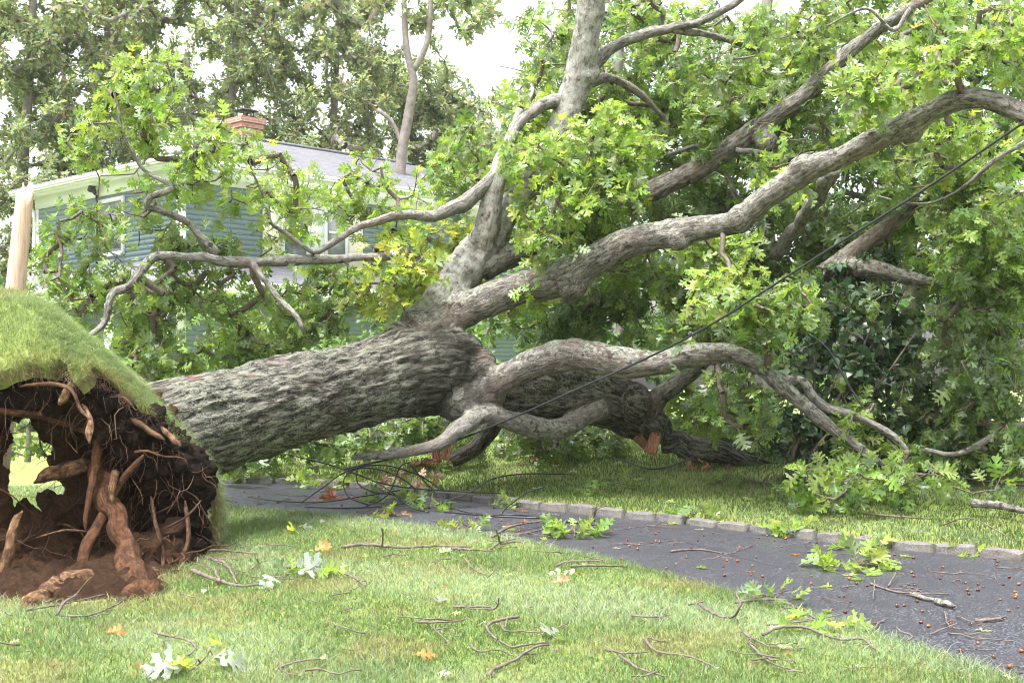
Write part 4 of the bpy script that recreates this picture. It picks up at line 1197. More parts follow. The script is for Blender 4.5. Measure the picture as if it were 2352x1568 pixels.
    def cap(g):
        box(g, (cx - .22, cy - .22, RZ + .722), (cx + .22, cy + .22, RZ + .80))
        for sx in (-.17, .17):
            for sy in (-.17, .17): box(g, (cx + sx - .012, cy + sy - .012, RZ + .8), (cx + sx + .012, cy + sy + .012, RZ + .95))
        v = np.array([(cx - .3, cy - .3, RZ + .95), (cx + .3, cy - .3, RZ + .95), (cx + .3, cy + .3, RZ + .95), (cx - .3, cy + .3, RZ + .95),
                      (cx - .1, cy - .1, RZ + 1.03), (cx + .1, cy - .1, RZ + 1.03), (cx + .1, cy + .1, RZ + 1.03), (cx - .1, cy + .1, RZ + 1.03)])
        g.add(v, np.array([[3, 2, 1, 0], [4, 5, 6, 7], [0, 1, 5, 4], [1, 2, 6, 5], [2, 3, 7, 6], [3, 0, 4, 7]]))
    part('chimney_cap', 'black_metal', cap, h)
    # windows: axis 0 on the long wall, axis 1 on the short wall
    def window(axis, a0, a1, z0, z1, cols=1):
        off = O - .03
        def bx(g, a, b, c, d, o0, o1):
            if axis == 0: box(g, (a, o0, c), (b, o1, d))
            else: box(g, (o0, a, c), (o1, b, d))
        def fr(g):
            w = .10
            bx(g, a0 - w, a0, z0 - w, z1 + w, off - .05, off + .02); bx(g, a1, a1 + w, z0 - w, z1 + w, off - .05, off + .02)
            bx(g, a0, a1, z1, z1 + w, off - .05, off + .02); bx(g, a0, a1, z0 - w, z0, off - .07, off + .02)
            for c in range(1, cols):
                m = a0 + (a1 - a0) * c / cols; bx(g, m - .07, m + .07, z0, z1, off - .045, off + .02)
            for c in range(cols):
                b0, b1 = a0 + (a1 - a0) * c / cols, a0 + (a1 - a0) * (c + 1) / cols
                zm = (z0 + z1) / 2; bx(g, b0 + .07, b1 - .07, zm - .03, zm + .03, off - .03, off + .02)
        w = part('window', 'trim', fr)
        part('pane', 'glass', lambda g: bx(g, a0 + .001, a1 - .001, z0 + .001, z1 - .001, off - .012, off + .015), w)
    window(1, O + 2.7, O + 3.95, 4.75, 6.05)
    window(0, O + 2.98, O + 3.68, 4.7, 6.05); window(0, O + 4.34, O + 4.94, 4.7, 6.05)
    part('trim_panel', 'trim', lambda g: box(g, (O + 3.80, O - .075, 4.55), (O + 4.22, O - .032, 6.2)))
    window(0, O + 11.2, O + 12.5, 4.7, 6.05)
    window(0, O + 3.2, O + 4.6, 1.0, 2.6); window(1, O + 4.5, O + 6.0, 1.2, 2.6); window(0, O + 8.5, O + 9.8, 1.0, 2.6)
    def shut(a, b):
        part('shutter', 'cream', lambda g: box(g, (a, O - .085, 4.5), (b, O - .032, 6.24)))
    shut(O + 2.32, O + 2.84); shut(O + 5.07, O + 5.52)
    # pent roof between the storeys
    D = 1.15
    def pent(g):
        zi, zo = 4.42, 3.82
        for quad in ([(O - D, O - D, zo), (X1, O - D, zo), (X1, O - .03, zi), (O - .03, O - .03, zi)], [(O - D, Y1, zo), (O - D, O - D, zo), (O - .03, O - .03, zi), (O - .03, Y1, zi)]):
            p = np.array(quad); ex = unit(p[1] - p[0]); nn = unit(np.cross(p[1] - p[0], p[2] - p[0])); ey = np.cross(nn, ex)
            tex = np.stack([(p - p[0]) @ ex, (p - p[0]) @ ey, 0 * p[:, 0]], 1)
            g.add(p, np.array([[0, 1, 2, 3]]), tex=tex)
            g.add(p - np.array([0, 0, .04]), np.array([[3, 2, 1, 0]]), tex=tex)
    pr = part('pent_roof', 'shingle', pent)
    def pg(g):
        o = O - D
        box(g, (o - .1, o - .1, 3.70), (X1, o, 3.82)); box(g, (o - .1, o + .002, 3.70), (o, Y1, 3.82))
        box(g, (o + .03, o + .03, 3.45), (X1, o + .08, 3.70)); box(g, (o + .03, o + .082, 3.45), (o + .08, Y1, 3.70))
        box(g, (o + .1, o + .1, 3.60), (X1, O, 3.64)); box(g, (o + .1, O + .01, 3.60), (O, Y1, 3.64))
    part('gutter', 'trim', pg, pr)
    for (a, b) in ((O - D + .1, O + 1.5), (O - D + .1, Y1 - .6), (O - D + .1, O - D + .1), (O + 6.5, O - D + .1), (O + 12, O - D + .1)):
        part('porch_post', 'trim', lambda g: box(g, (a - .08, b - .08, Z0), (a + .08, b + .08, 3.45)))
    def spout(g):
        tube(g, smooth_path([(.0, Y1 - .25, EV - .1), (.15, Y1 - .3, EV - .3), (O - .1, Y1 - O + .02, EV - .55), (O - .1, Y1 - O + .02, 5.0), (O - .1, Y1 - O + .02, 4.3)], .1), .045, 8)
    part('downspout', 'trim', spout, smooth=True)
    def mast(g): tube(g, np.array([(O - .14, O + 3.85, 4.5), (O - .14, O + 3.85, 6.3)]), .035, 8)
    sm = part('service_mast', 'fine_root', mast, smooth=True)
    def head(g): tube(g, np.array([(O - .14, O + 3.85, 6.3), (O - .2, O + 3.85, 6.42), (O - .32, O + 3.85, 6.42), (O - .36, O + 3.85, 6.36)]), [.07, .11, .10, .05], 10)
    part('weather_head', 'black_metal', head, sm, smooth=True)

# ------------------------------------------------------------------ trees, shrubs behind
def std_tree(name, label, cat, x, y, trunk_pts, r0, crown, n, rng, pal, size=.2, z0=None, n_leaf=(16, 26), spread=.55, group=None, templates=FAR, mat='far_leaf', bark='far_bark'):
    z = float(gz(x, y)) - .05 if z0 is None else z0
    t = empty(name, (x, y, z)); tag(t, label, cat, group)
    bpy.context.view_layer.update()
    tp = smooth_path(np.array([(x + a, y + b, z + c, r0 * f) for a, b, c, f in trunk_pts]), .3)
    g = Geo(); tube(g, tp[:, :3], tp[:, 3], 12, rough=.12, seed=int(rng.integers(90)))
    cs = []
    tot = sum(c[6] for c in crown)
    for (dx, dy, dz, rx, ry, rz, w) in crown:
        m = max(4, int(n * w / tot)); d = unit(rng.normal(0, 1, (m, 3))) * (rng.uniform(.12, 1, (m, 1)) ** .42)
        cs.append(np.array([x + dx, y + dy, z + dz]) + d * np.array([rx, ry, rz]))
    c = np.concatenate(cs)
    c = c[fbm(c * .55, 2, int(rng.integers(99))) > -.26]
    c = c[c[:, 2] > z + .3]
    gl, gt = grow(c, tp[len(tp) // 4:, :3], rng, pal, n_leaf, size, spread, templates, twig_r=.012 * r0 / .2, max_r=r0 * .55, droop=.2, wig=.16)
    g.build('trunk', MAT[bark], t); gl.build('crown', MAT[mat], t)
    for q in gt: q.build('limb', MAT[bark], t)
    return t

def build_trees():
    rng = np.random.default_rng(31)
    T = [(0, 0, 0, 1.2), (.1, 0, 3, 1), (-.2, .1, 7, .8), (.1, 0, 11, .55), (.3, 0, 15, .25)]
    def wx(u, d): return (u - CU) / F * d
    spec = [
     ('oak_tree', 'dark trunked oak beyond the left end of the teal house', 60, 40, [(-1, 0, 9, 4.2, 3.5, 4.5, 3), (1.5, 0, 5.5, 3.0, 3, 2.6, 1.6), (.5, 0, 14, 4, 3, 3, 1.6)], 330),
     ('oak_tree', 'oak with forked dark trunk standing behind the low end of the roof', 232, 42, [(0, 0, 10, 3.6, 3.5, 4, 3), (-1, 0, 15, 3.6, 3, 2.6, 1.5), (0, 0, 6, 2.4, 2.4, 2, .8)], 260),
     ('oak_tree', 'spreading oak right behind the brick chimney', 525, 44, [(-1.5, 0, 12, 4, 4, 4.4, 3), (3, 0, 10.5, 3.6, 3.2, 3.6, 2.2), (0, 0, 16, 4.6, 3.6, 2.6, 1.6), (-2, 0, 8, 2.4, 2.4, 1.8, .6)], 420),
     ('oak_tree', 'leafy oak above the roof ridge between chimney and pale trunk', 760, 46, [(0, 0, 11.5, 3.6, 4, 4.6, 3), (1, 0, 7.5, 3, 3, 2.4, 1), (0, 0, 16.5, 4, 3.6, 2.4, 1.4)], 330),
     ('oak_tree', 'hazy oak seen in the bright gap beside the tall limb', 1085, 50, [(0, 0, 9.2, 3.8, 3.4, 3.6, 2.4), (-2.4, 0, 13, 1.9, 2, 2.2, .9), (-1.4, 0, 11.2, 2.2, 2, 2.6, 1.4), (2.6, 0, 11, 2.4, 2, 2.6, .9)], 460),
     ('oak_tree', 'wind blown oak behind the top of the tall limb', 1290, 44, [(0, 0, 9.5, 3.2, 3.2, 3.4, 2), (1.5, 0, 13.5, 2.4, 2.6, 2, .9), (0, 0, 5.5, 3, 3, 2.4, 1)], 230),
    ]
    for name, label, u, d, crown, n in spec:
        x = wx(u, d)
        std_tree(name, label, 'tree', x, d, [(a, b, c * (.72 if u == 1085 else 1), f) for a, b, c, f in T], .24, crown, int(n * 2.4), rng, FARG, .22, n_leaf=(26, 40), spread=.62, group='tall oaks behind the house')
    # pale bare trunk that forks high up
    d = 38; x = wx(925, d)
    pts = [(0, 0, 0, 1.3), (.05, 0, 4, 1.15), (-.1, 0, 6.6, 1.1), (-.05, 0, 8.2, 1), (.2, 0, 9.7, .9), (.32, 0, 10.6, .75), (.1, 0, 11.6, .6), (0, 0, 14, .4)]
    t = std_tree('oak_tree', 'pale crooked trunk forking high against the bright sky gap', 'tree', x, d, pts, .16, [(-1.2, 0, 13.2, 2.4, 2, 1.6, 1), (1.6, 0, 13.4, 2.2, 2, 1.5, 1), (1.2, 0, 5.6, 1.6, 1.6, 1.6, .7)], 90, rng, FARG, .28, n_leaf=(22, 34), spread=.6, group='tall oaks behind the house')
    g = Geo(); tube(g, smooth_path(np.array([(x + .3, d, 10.6), (x + .75, d, 11.6), (x + .85, d, 13.4)]), .2), np.linspace(.12, .07, 15)[:len(smooth_path(np.array([(x + .3, d, 10.6), (x + .75, d, 11.6), (x + .85, d, 13.4)]), .2))] if False else .09, 10, rough=.1)
    tube(g, smooth_path(np.array([(x - .02, d, 8.4), (x - .3, d, 9.1), (x - .75, d, 9.5)]), .2), .06, 8, rough=.1)
    g.build('forked_branch', MAT['far_bark'], t)
    # dense trees behind the fallen crown
    T2 = [(0, 0, 0, 1.2), (.1, 0, 2, 1), (-.1, 0, 5, .8), (.1, 0, 8, .5)]
    for label, u, d, crown, n in (
        ('bushy dark tree behind the fallen crown beside the tall limb', 1420, 22, [(0, 0, 3.6, 2.0, 2, 3.2, 2), (.4, 0, 6.4, 1.6, 1.8, 1.8, 1)], 330),
        ('dense dark tree behind the middle of the fallen crown', 1760, 20, [(0, 0, 2.8, 2.2, 1.6, 2.9, 2), (0, 0, 5.2, 1.9, 1.8, 1.5, 1)], 380),
        ('dense dark tree behind the dangling shrub and bent limb', 2080, 19, [(0, 0, 2.8, 2.2, 1.6, 2.9, 2), (0, 0, 5.4, 2.2, 1.8, 1.8, 1.2)], 400),
        ('shady tree at the edge of the wood beyond the mossy bough', 2380, 18, [(0, 0, 2.6, 2.0, 1.6, 2.8, 2), (0, 0, 5.4, 2, 1.8, 1.8, 1)], 380)):
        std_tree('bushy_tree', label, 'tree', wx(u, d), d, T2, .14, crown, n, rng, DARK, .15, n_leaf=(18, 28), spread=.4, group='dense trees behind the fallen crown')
    for label, u, d, sz, n, pal in (
        ('dark green evergreen bush beside the far corner of the house', 20, 34, (2.0, 2.0, 2.6), 260, DARK),
        ('low bush in front of the porch under the level bough', 560, 24, (3.0, 1.2, 1.5), 200, GREEN),
        ('rounded bush behind the trunk below the roof end', 1000, 21, (2.2, 1.2, 1.8), 200, DARK),
        ('shaded bush behind the lower stem of the fallen oak', 1300, 19, (1.7, 1, 1.7), 190, DARK),
        ('leafy bush beside the foundation of the house', 60, 22, (1.6, 1.0, 1.0), 90, GREEN)):
        x = wx(u, d); zc = sz[2] * .8
        std_tree('bush', label, 'bush', x, d, [(0, 0, 0, 1.2), (.05, 0, sz[2] * .5, 1), (0, 0, sz[2], .4)], .05, [(0, 0, zc, *sz, 1)], n, rng, pal, .15, n_leaf=(18, 26), spread=.3)

def build_shrub():
    rng = np.random.default_rng(41)
    d = 13.2
    b = ghit(1850, 1105)
    b = np.array([P(1850, 1105, 13.0)[0], 13.0, 0]); b[2] = float(gz(b[0], b[1]))
    t = empty('shrub', b); tag(t, 'dark broad leaved shrub standing behind the bent mossy limb', 'shrub')
    bpy.context.view_layer.update()
    seeds = []
    for k in range(9):
        e = P(rng.uniform(1780, 2120), rng.uniform(640, 800), rng.uniform(12.7, 13.6))
        s = b + np.array([rng.normal(0, .1), rng.normal(0, .12), 0])
        m = (s + e) / 2 + np.array([rng.normal(0, .12), 0, .25])
        p = smooth_path(np.array([s, s + (0, 0, .35), m, e]), .08)
        g = Geo(); tube(g, p, np.linspace(.022, .007, len(p)), 7, rough=.15, seed=k); g.build('stem', MAT['twig'], t)
        seeds.append(p[3:])
    c = np.concatenate([blob_points(*a, rng) for a in ((1960, 740, 170, 110, 12.6, 13.8, 120), (1900, 900, 130, 120, 12.7, 13.8, 100), (1840, 1010, 80, 90, 12.7, 13.5, 50), (2050, 880, 110, 120, 12.7, 13.8, 70), (1700, 800, 70, 70, 13.4, 14, 20), (1960, 600, 110, 60, 13, 13.8, 30))])
    pal = [(.06, .11, .055, 4), (.09, .145, .075, 3), (.15, .20, .14, 1.5)]
    gl, gt = grow(c, np.concatenate(seeds), rng, pal, (9, 15), .095, .16, OVATE, droop=.5, twig_r=.0025)
    gl.build('foliage', MAT['shrub_leaf'], t)
    for q in gt: q.build('twig', MAT['twig'], t)

# ------------------------------------------------------------------ post, cables, litter
def build_post():
    top = P(58, 437, 10.9); bot = P(14, 700, 10.9); bot2 = bot + (bot - top) * .75
    bot2[2] = float(gz(bot2[0], bot2[1])) - .05
    t = tag(empty('broken_post', bot2), 'splintered pale wooden post leaning behind the turf crest', 'post')
    bpy.context.view_layer.update()
    n, seg = 40, 18
    ts = np.linspace(0, 1, n)
    p = bot2 * (1 - ts[:, None]) + top * ts[:, None]
    g = Geo()
    r = np.interp(ts, [0, 1], [.10, .070])
    tt, nn, bb = frames(p)
    an = np.linspace(0, 2 * np.pi, seg, endpoint=False)
    rng = np.random.default_rng(4)
    jag = rng.uniform(-.1, .04, seg) + .05 * np.cos(an)
    v = []
    for i in range(n):
        rr = r[i] * (1 + .10 * noise(np.stack([3 * np.cos(an), 3 * np.sin(an), 0 * an + i * .07], 1), 5))
        q = p[i] + rr[:, None] * (np.cos(an)[:, None] * nn[i] + np.sin(an)[:, None] * bb[i])
        q = q + tt[i] * (jag * sstep(.85, 1, np.array(ts[i])))[:, None]
        v.append(q)
    v = np.concatenate(v + [p[-1:] - tt[-1] * .06])
    i = np.arange(n - 1)[:, None] * seg; j = np.arange(seg)[None]
    f = np.stack([i + j, i + (j + 1) % seg, i + seg + (j + 1) % seg, i + seg + j], -1).reshape(-1, 4)
    jj = np.arange(seg)
    g.add(v, [f, np.stack([np.full(seg, n * seg), (n - 1) * seg + jj, (n - 1) * seg + (jj + 1) % seg], -1)])
    g.build('post', MAT['raw'], t)
    g = Geo(); q = p[int(n * .44):int(n * .56)] + np.array([-.06, -.07, 0])
    tube(g, q, .07, 10, rough=.4, seed=3); g.build('charred_bark', MAT['black_metal'], t)

def cable(name, label, pts, r, cat='cable', group=None):
    p = smooth_path(np.array(pts), .05); g = Geo(); tube(g, p, r, 8)
    return tag(g.build(name, MAT['cable']), label, cat, group)

def build_cables():
    cable('power_cable', 'taut black power cable slanting down across the fallen crown to the driveway',
          [P(2520, 165, 8.6), P(2352, 281, 9.0), P(2120, 437, 9.6), P(1880, 588, 10.3), P(1650, 735, 11.0), P(1500, 815, 11.5), P(1300, 905, 12.0), P(1180, 958, 12.3), P(1050, 1010, 12.6), P(930, 1045, 12.8), P(840, 1066, 12.9), P(790, 1078, 12.9)], .0105)
    cable('power_cable', 'thin black cable hanging in front of the dark shrub',
          [P(1845, 760, 12.4), P(1900, 800, 12.3), P(1950, 885, 12.2), P(2000, 960, 12.1), P(2050, 1015, 12.0), P(2110, 1060, 12.2)], .010)
    cable('power_cable', 'black cable lying on the grass beneath the mossy bough',
          [P(2130, 1078, 12.2), P(2200, 1095, 12.1), P(2290, 1108, 12.0), P(2400, 1118, 11.9)], .011)
    cable('power_cable', 'doubled black cable end lying along the driveway past a green sprig',
          [ghit(u, v) + (0, 0, .03) for u, v in ((1240, 1200), (1300, 1212), (1370, 1221), (1480, 1234), (1560, 1244), (1640, 1264), (1700, 1282), (1750, 1294), (1795, 1307))], .008)
    cable('power_cable', 'short black cable piece bowed over the grass by the torn stem',
          [P(1400, 1050, 13.4), P(1440, 1060, 13.3), P(1490, 1076, 13.2), P(1540, 1070, 13.4), P(1600, 1045, 13.9)], .008)
    rng = np.random.default_rng(12)
    t = tag(empty('cable_tangle', ghit(800, 1130)), 'tangled loops of black cable fallen on the driveway', 'cable tangle')
    bpy.context.view_layer.update()
    runs = [
      [(680, 1048, 12.9), (740, 1062, 12.9), (790, 1078, 12.9), (850, 1100, 12.7), (900, 1130, 12.4), (945, 1165, 12.3), (985, 1185, 12.2)],
      [(690, 1155, 12.75), (740, 1120, 12.8), (800, 1080, 12.85), (880, 1068, 12.85), (960, 1090, 12.7), (1020, 1128, 12.6)],
      [(700, 1163, 12.6), (800, 1166, 12.5), (900, 1160, 12.5), (960, 1145, 12.5), (940, 1110, 12.6), (880, 1080, 12.8), (820, 1076, 12.9), (790, 1100, 12.9), (800, 1140, 12.7), (850, 1160, 12.6)],
      [(570, 1140, 13.3), (640, 1150, 13.0), (740, 1152, 12.9), (840, 1138, 13.0), (920, 1125, 13.0)],
      [(820, 1075, 12.85), (822, 1110, 12.8), (860, 1130, 12.7), (900, 1135, 12.7), (960, 1155, 12.4)],
      [(940, 1062, 12.8), (920, 1070, 12.8), (900, 1120, 12.75), (880, 1145, 12.6), (840, 1162, 12.5)],
      [(940, 1064, 12.8), (980, 1110, 12.6), (1020, 1150, 12.4), (1050, 1170, 12.2), (1130, 1190, 11.9), (1240, 1200, 11.75)],
      [(1000, 1160, 12.4), (1080, 1130, 12.6), (1130, 1100, 12.8), (1200, 1088, 13.1), (1300, 1088, 13.3)],
      [(800, 1082, 12.9), (880, 1110, 12.8), (960, 1122, 12.8), (1060, 1128, 12.9), (1150, 1132, 12.8)],
      [(1150, 1185, 12.0), (1170, 1160, 12.2), (1210, 1132, 12.5), (1250, 1118, 12.8)],
      [(1020, 1178, 12.2), (1100, 1186, 12.0), (1180, 1188, 12.0), (1260, 1200, 11.7), (1320, 1215, 11.4), (1400, 1225, 11.2)],
    ]
    for k, r_ in enumerate(runs):
        q = np.array([P(*c) for c in r_])
        q[:, 2] = np.maximum(q[:, 2], base_z(q[:, 0], q[:, 1]) + .015)
        p = smooth_path(q, .05)
        g = Geo(); tube(g, p, .0075, 7); g.build('cable_loop', MAT['cable'], t)

STICKS = [  # label, main runs [[(u, v, lift)...], ...], width in units
 ('forked stick with upright tip on the lawn below the wire tangle', [[(783, 1265, 0), (830, 1250, .04), (880, 1262, 0), (930, 1262, .01), (1000, 1262, 0), (1075, 1255, .03)], [(878, 1262, 0), (880, 1230, .15), (877, 1212, .25)], [(835, 1248, .02), (900, 1258, .01)]], 8),
 ('branched stick half on the lawn where the driveway edge curves', [[(1035, 1268, 0), (1130, 1270, .01)], [(1128, 1270, 0), (1150, 1245, .04), (1190, 1238, .03)], [(1148, 1246, .04), (1140, 1215, .25)], [(1150, 1255, .01), (1185, 1245, .02), (1200, 1255, .0)]], 8),
 ('long curved twig beside the orange leaf on the lawn', [[(1065, 1290, .0), (1090, 1310, .02), (1115, 1330, 0)], [(1120, 1335, 0), (1135, 1310, .06), (1140, 1295, .1)]], 5),
 ('bent grey stick lying past the middle of the lawn', [[(1275, 1310, 0), (1300, 1290, .03), (1350, 1288, .03), (1390, 1296, 0)], [(1300, 1292, .02), (1325, 1270, .08)]], 6),
 ('arched stick on the lawn near the driveway edge', [[(1310, 1310, 0), (1350, 1298, .06), (1400, 1298, .05), (1440, 1310, 0)]], 7),
 ('crooked stick with upturned end on pale grass', [[(1040, 1405, .0), (1070, 1393, .03), (1110, 1395, .02), (1135, 1400, .02)], [(1120, 1402, .02), (1140, 1395, .05), (1147, 1372, .14)]], 7),
 ('spidery forked twig on the dark strip of lawn', [[(958, 1440, 0), (1000, 1428, .05), (1050, 1425, .04), (1072, 1432, 0)], [(965, 1430, 0), (1005, 1455, .01), (1060, 1475, .0)], [(1000, 1450, .02), (1030, 1475, .03), (1020, 1495, 0)], [(1000, 1448, .02), (1040, 1440, .06), (1055, 1460, .02)]], 6),
 ('big looping stick in the middle of the front lawn', [[(1190, 1415, .05), (1140, 1425, .06), (1118, 1440, .05), (1140, 1470, .02), (1175, 1500, 0)], [(1145, 1425, .05), (1160, 1450, .02), (1200, 1462, .0), (1250, 1455, .02), (1305, 1430, .05)], [(1165, 1420, .05), (1160, 1440, .08)]], 8),
 ('thick branched stick closest to the bottom of the front lawn', [[(1120, 1565, .0), (1135, 1535, .03), (1180, 1515, .04), (1230, 1485, .05), (1260, 1480, .04)], [(1082, 1478, .06), (1095, 1495, .03), (1140, 1505, .0), (1180, 1510, .02)], [(1175, 1500, 0), (1205, 1480, .05), (1260, 1475, .04)], [(1200, 1500, .04), (1230, 1515, .0)]], 9),
 ('straight stick lying across pale grass', [[(1390, 1505, 0), (1440, 1508, .01), (1490, 1510, 0)]], 6),
 ('dark slanting stick with a curled twig on the front lawn', [[(1425, 1520, .0), (1470, 1545, .01), (1530, 1568, .0)], [(1450, 1567, 0), (1480, 1555, .02)]], 7),
 ('forked stick by the bottom of the lawn near a kinked twig', [[(1480, 1480, 0), (1510, 1500, .02), (1580, 1515, .01), (1640, 1545, .0)], [(1490, 1478, 0), (1520, 1472, .04), (1530, 1480, .01)]], 7),
 ('kinked stick with two prongs on the front lawn', [[(1450, 1425, 0), (1500, 1420, .02), (1540, 1424, 0)], [(1500, 1420, .01), (1530, 1435, .0)]], 5),
 ('small hooked stick below the root plate', [[(355, 1465, 0), (420, 1475, .01), (445, 1478, .03), (447, 1495, .02), (430, 1518, .0), (400, 1510, .0)]], 6),
 ('bent twig pointing at the lawn corner under the hooked stick', [[(640, 1538, .02), (690, 1520, .02), (735, 1512, .04)], [(640, 1535, 0), (650, 1555, 0), (690, 1562, .01)]], 6),
 ('long branched stick at the foot of the root plate', [[(130, 1425, .0), (145, 1385, .08), (175, 1365, .06), (210, 1325, .2)], [(60, 1405, .02), (150, 1385, .03), (240, 1375, .0)]], 7),
 ('slim stick lying on grass in front of the torn root', [[(140, 1425, .0), (200, 1425, .0), (260, 1395, .02), (290, 1370, .05)]], 6),
 ('dark thick stick lying between the root plate and white leaves', [[(440, 1312, .02), (490, 1328, .03), (545, 1347, .02), (600, 1352, .0)], [(505, 1335, .03), (490, 1300, .08)], [(480, 1290, .0), (520, 1300, .02), (545, 1345, .01)]], 11),
 ('curved stick sticking out past the white backed leaves', [[(640, 1318, .0), (680, 1300, .03), (735, 1306, .02), (800, 1330, .0), (840, 1355, 0)], [(700, 1310, .02), (760, 1312, .0)]], 8),
 ('twiggy stick beside the driveway edge at the root plate', [[(480, 1265, .04), (500, 1262, .05), (540, 1275, .0), (590, 1280, 0)], [(500, 1300, .0), (560, 1315, .02), (590, 1295, .04), (615, 1285, .05)]], 6),
 ('arched stick with a leafy end at the driveway edge', [[(1690, 1395, 0), (1740, 1380, .04), (1790, 1378, .05), (1830, 1400, .02), (1870, 1430, 0)]], 7),
 ('hooped stick sprawling on the grass near the driveway', [[(1600, 1395, .0), (1640, 1420, .0), (1680, 1420, .02), (1700, 1390, .12), (1690, 1360, .15)], [(1580, 1400, 0), (1620, 1380, .06)]], 7),
 ('long wavy stick on the lawn beside a leafy sprig', [[(1750, 1470, 0), (1790, 1440, .06), (1850, 1440, .05), (1920, 1470, .02), (1980, 1480, .0), (2010, 1505, 0)], [(1700, 1440, .05), (1720, 1470, .01), (1780, 1500, .0), (1850, 1488, .03)]], 8),
 ('dark stick in the corner of lawn nearest the driveway', [[(1720, 1490, 0), (1770, 1530, .01), (1850, 1560, .0)], [(1810, 1550, .01), (1850, 1540, .03)]], 7),
 ('reddish stick lying on the driveway by the kerb', [[(1540, 1270, .0), (1600, 1262, .01), (1670, 1275, .0)]], 5),
 ('bow shaped branch stick lying over the driveway edge', [[(1130, 1235, .02), (1170, 1210, .06), (1230, 1198, .05), (1270, 1205, .02)], [(1140, 1230, .02), (1200, 1225, .02), (1260, 1215, 0)], [(1220, 1200, .05), (1270, 1190, .08)]], 7),
 ('twig with an upright tip standing over the driveway sprig', [[(1380, 1225, .0), (1365, 1195, .08), (1370, 1170, .2), (1395, 1160, .22)]], 5),
 ('long thin twig trailing behind the big driveway sprig', [[(2000, 1345, 0), (2060, 1360, .01), (2130, 1362, .03), (2180, 1368, .0)], [(2010, 1335, .0), (2005, 1375, .02)], [(2040, 1350, .0), (2060, 1310, .06)]], 6),
 ('stubby brown bark piece lying on the driveway', [[(2095, 1366, .01), (2120, 1372, .02), (2150, 1380, .01)]], 14),
 ('short thick brown chunk of branch on the driveway', [[(2150, 1380, .02), (2175, 1385, .03), (2188, 1392, .02)]], 20),
 ('pale split stick far along the driveway toward the corner', [[(2240, 1425, .01), (2280, 1422, .02), (2310, 1414, .02)]], 9),
 ('curled twig on the driveway near the pale split stick', [[(2170, 1410, .0), (2180, 1435, .03), (2220, 1452, .0)], [(2165, 1440, 0), (2190, 1420, .05)]], 5),
 ('broken bough lying in the grass behind the kerb', [[(2230, 1155, .06), (2290, 1160, .05), (2352, 1172, .05), (2420, 1180, .05)]], 22),
 ('tangle of thin branch in the grass behind the kerb', [[(1985, 1180, .02), (2060, 1185, .05), (2140, 1200, .0)], [(2060, 1170, .15), (2075, 1200, .0)], [(2160, 1215, .0), (2230, 1190, .1), (2330, 1240, .06)]], 6),
 ('bare twig cluster on bare earth under the shrub', [[(1710, 1105, .0), (1760, 1108, .03), (1800, 1115, .0)], [(1750, 1108, .02), (1770, 1085, .1)], [(1770, 1110, .02), (1795, 1095, .06)]], 5),
 ('thin hooked branch standing in the grass beyond the kerb', [[(1965, 1150, .0), (1975, 1120, .1), (2010, 1125, .12)], [(1820, 1170, .0), (1850, 1155, .05), (1890, 1158, .04)]], 6),
]

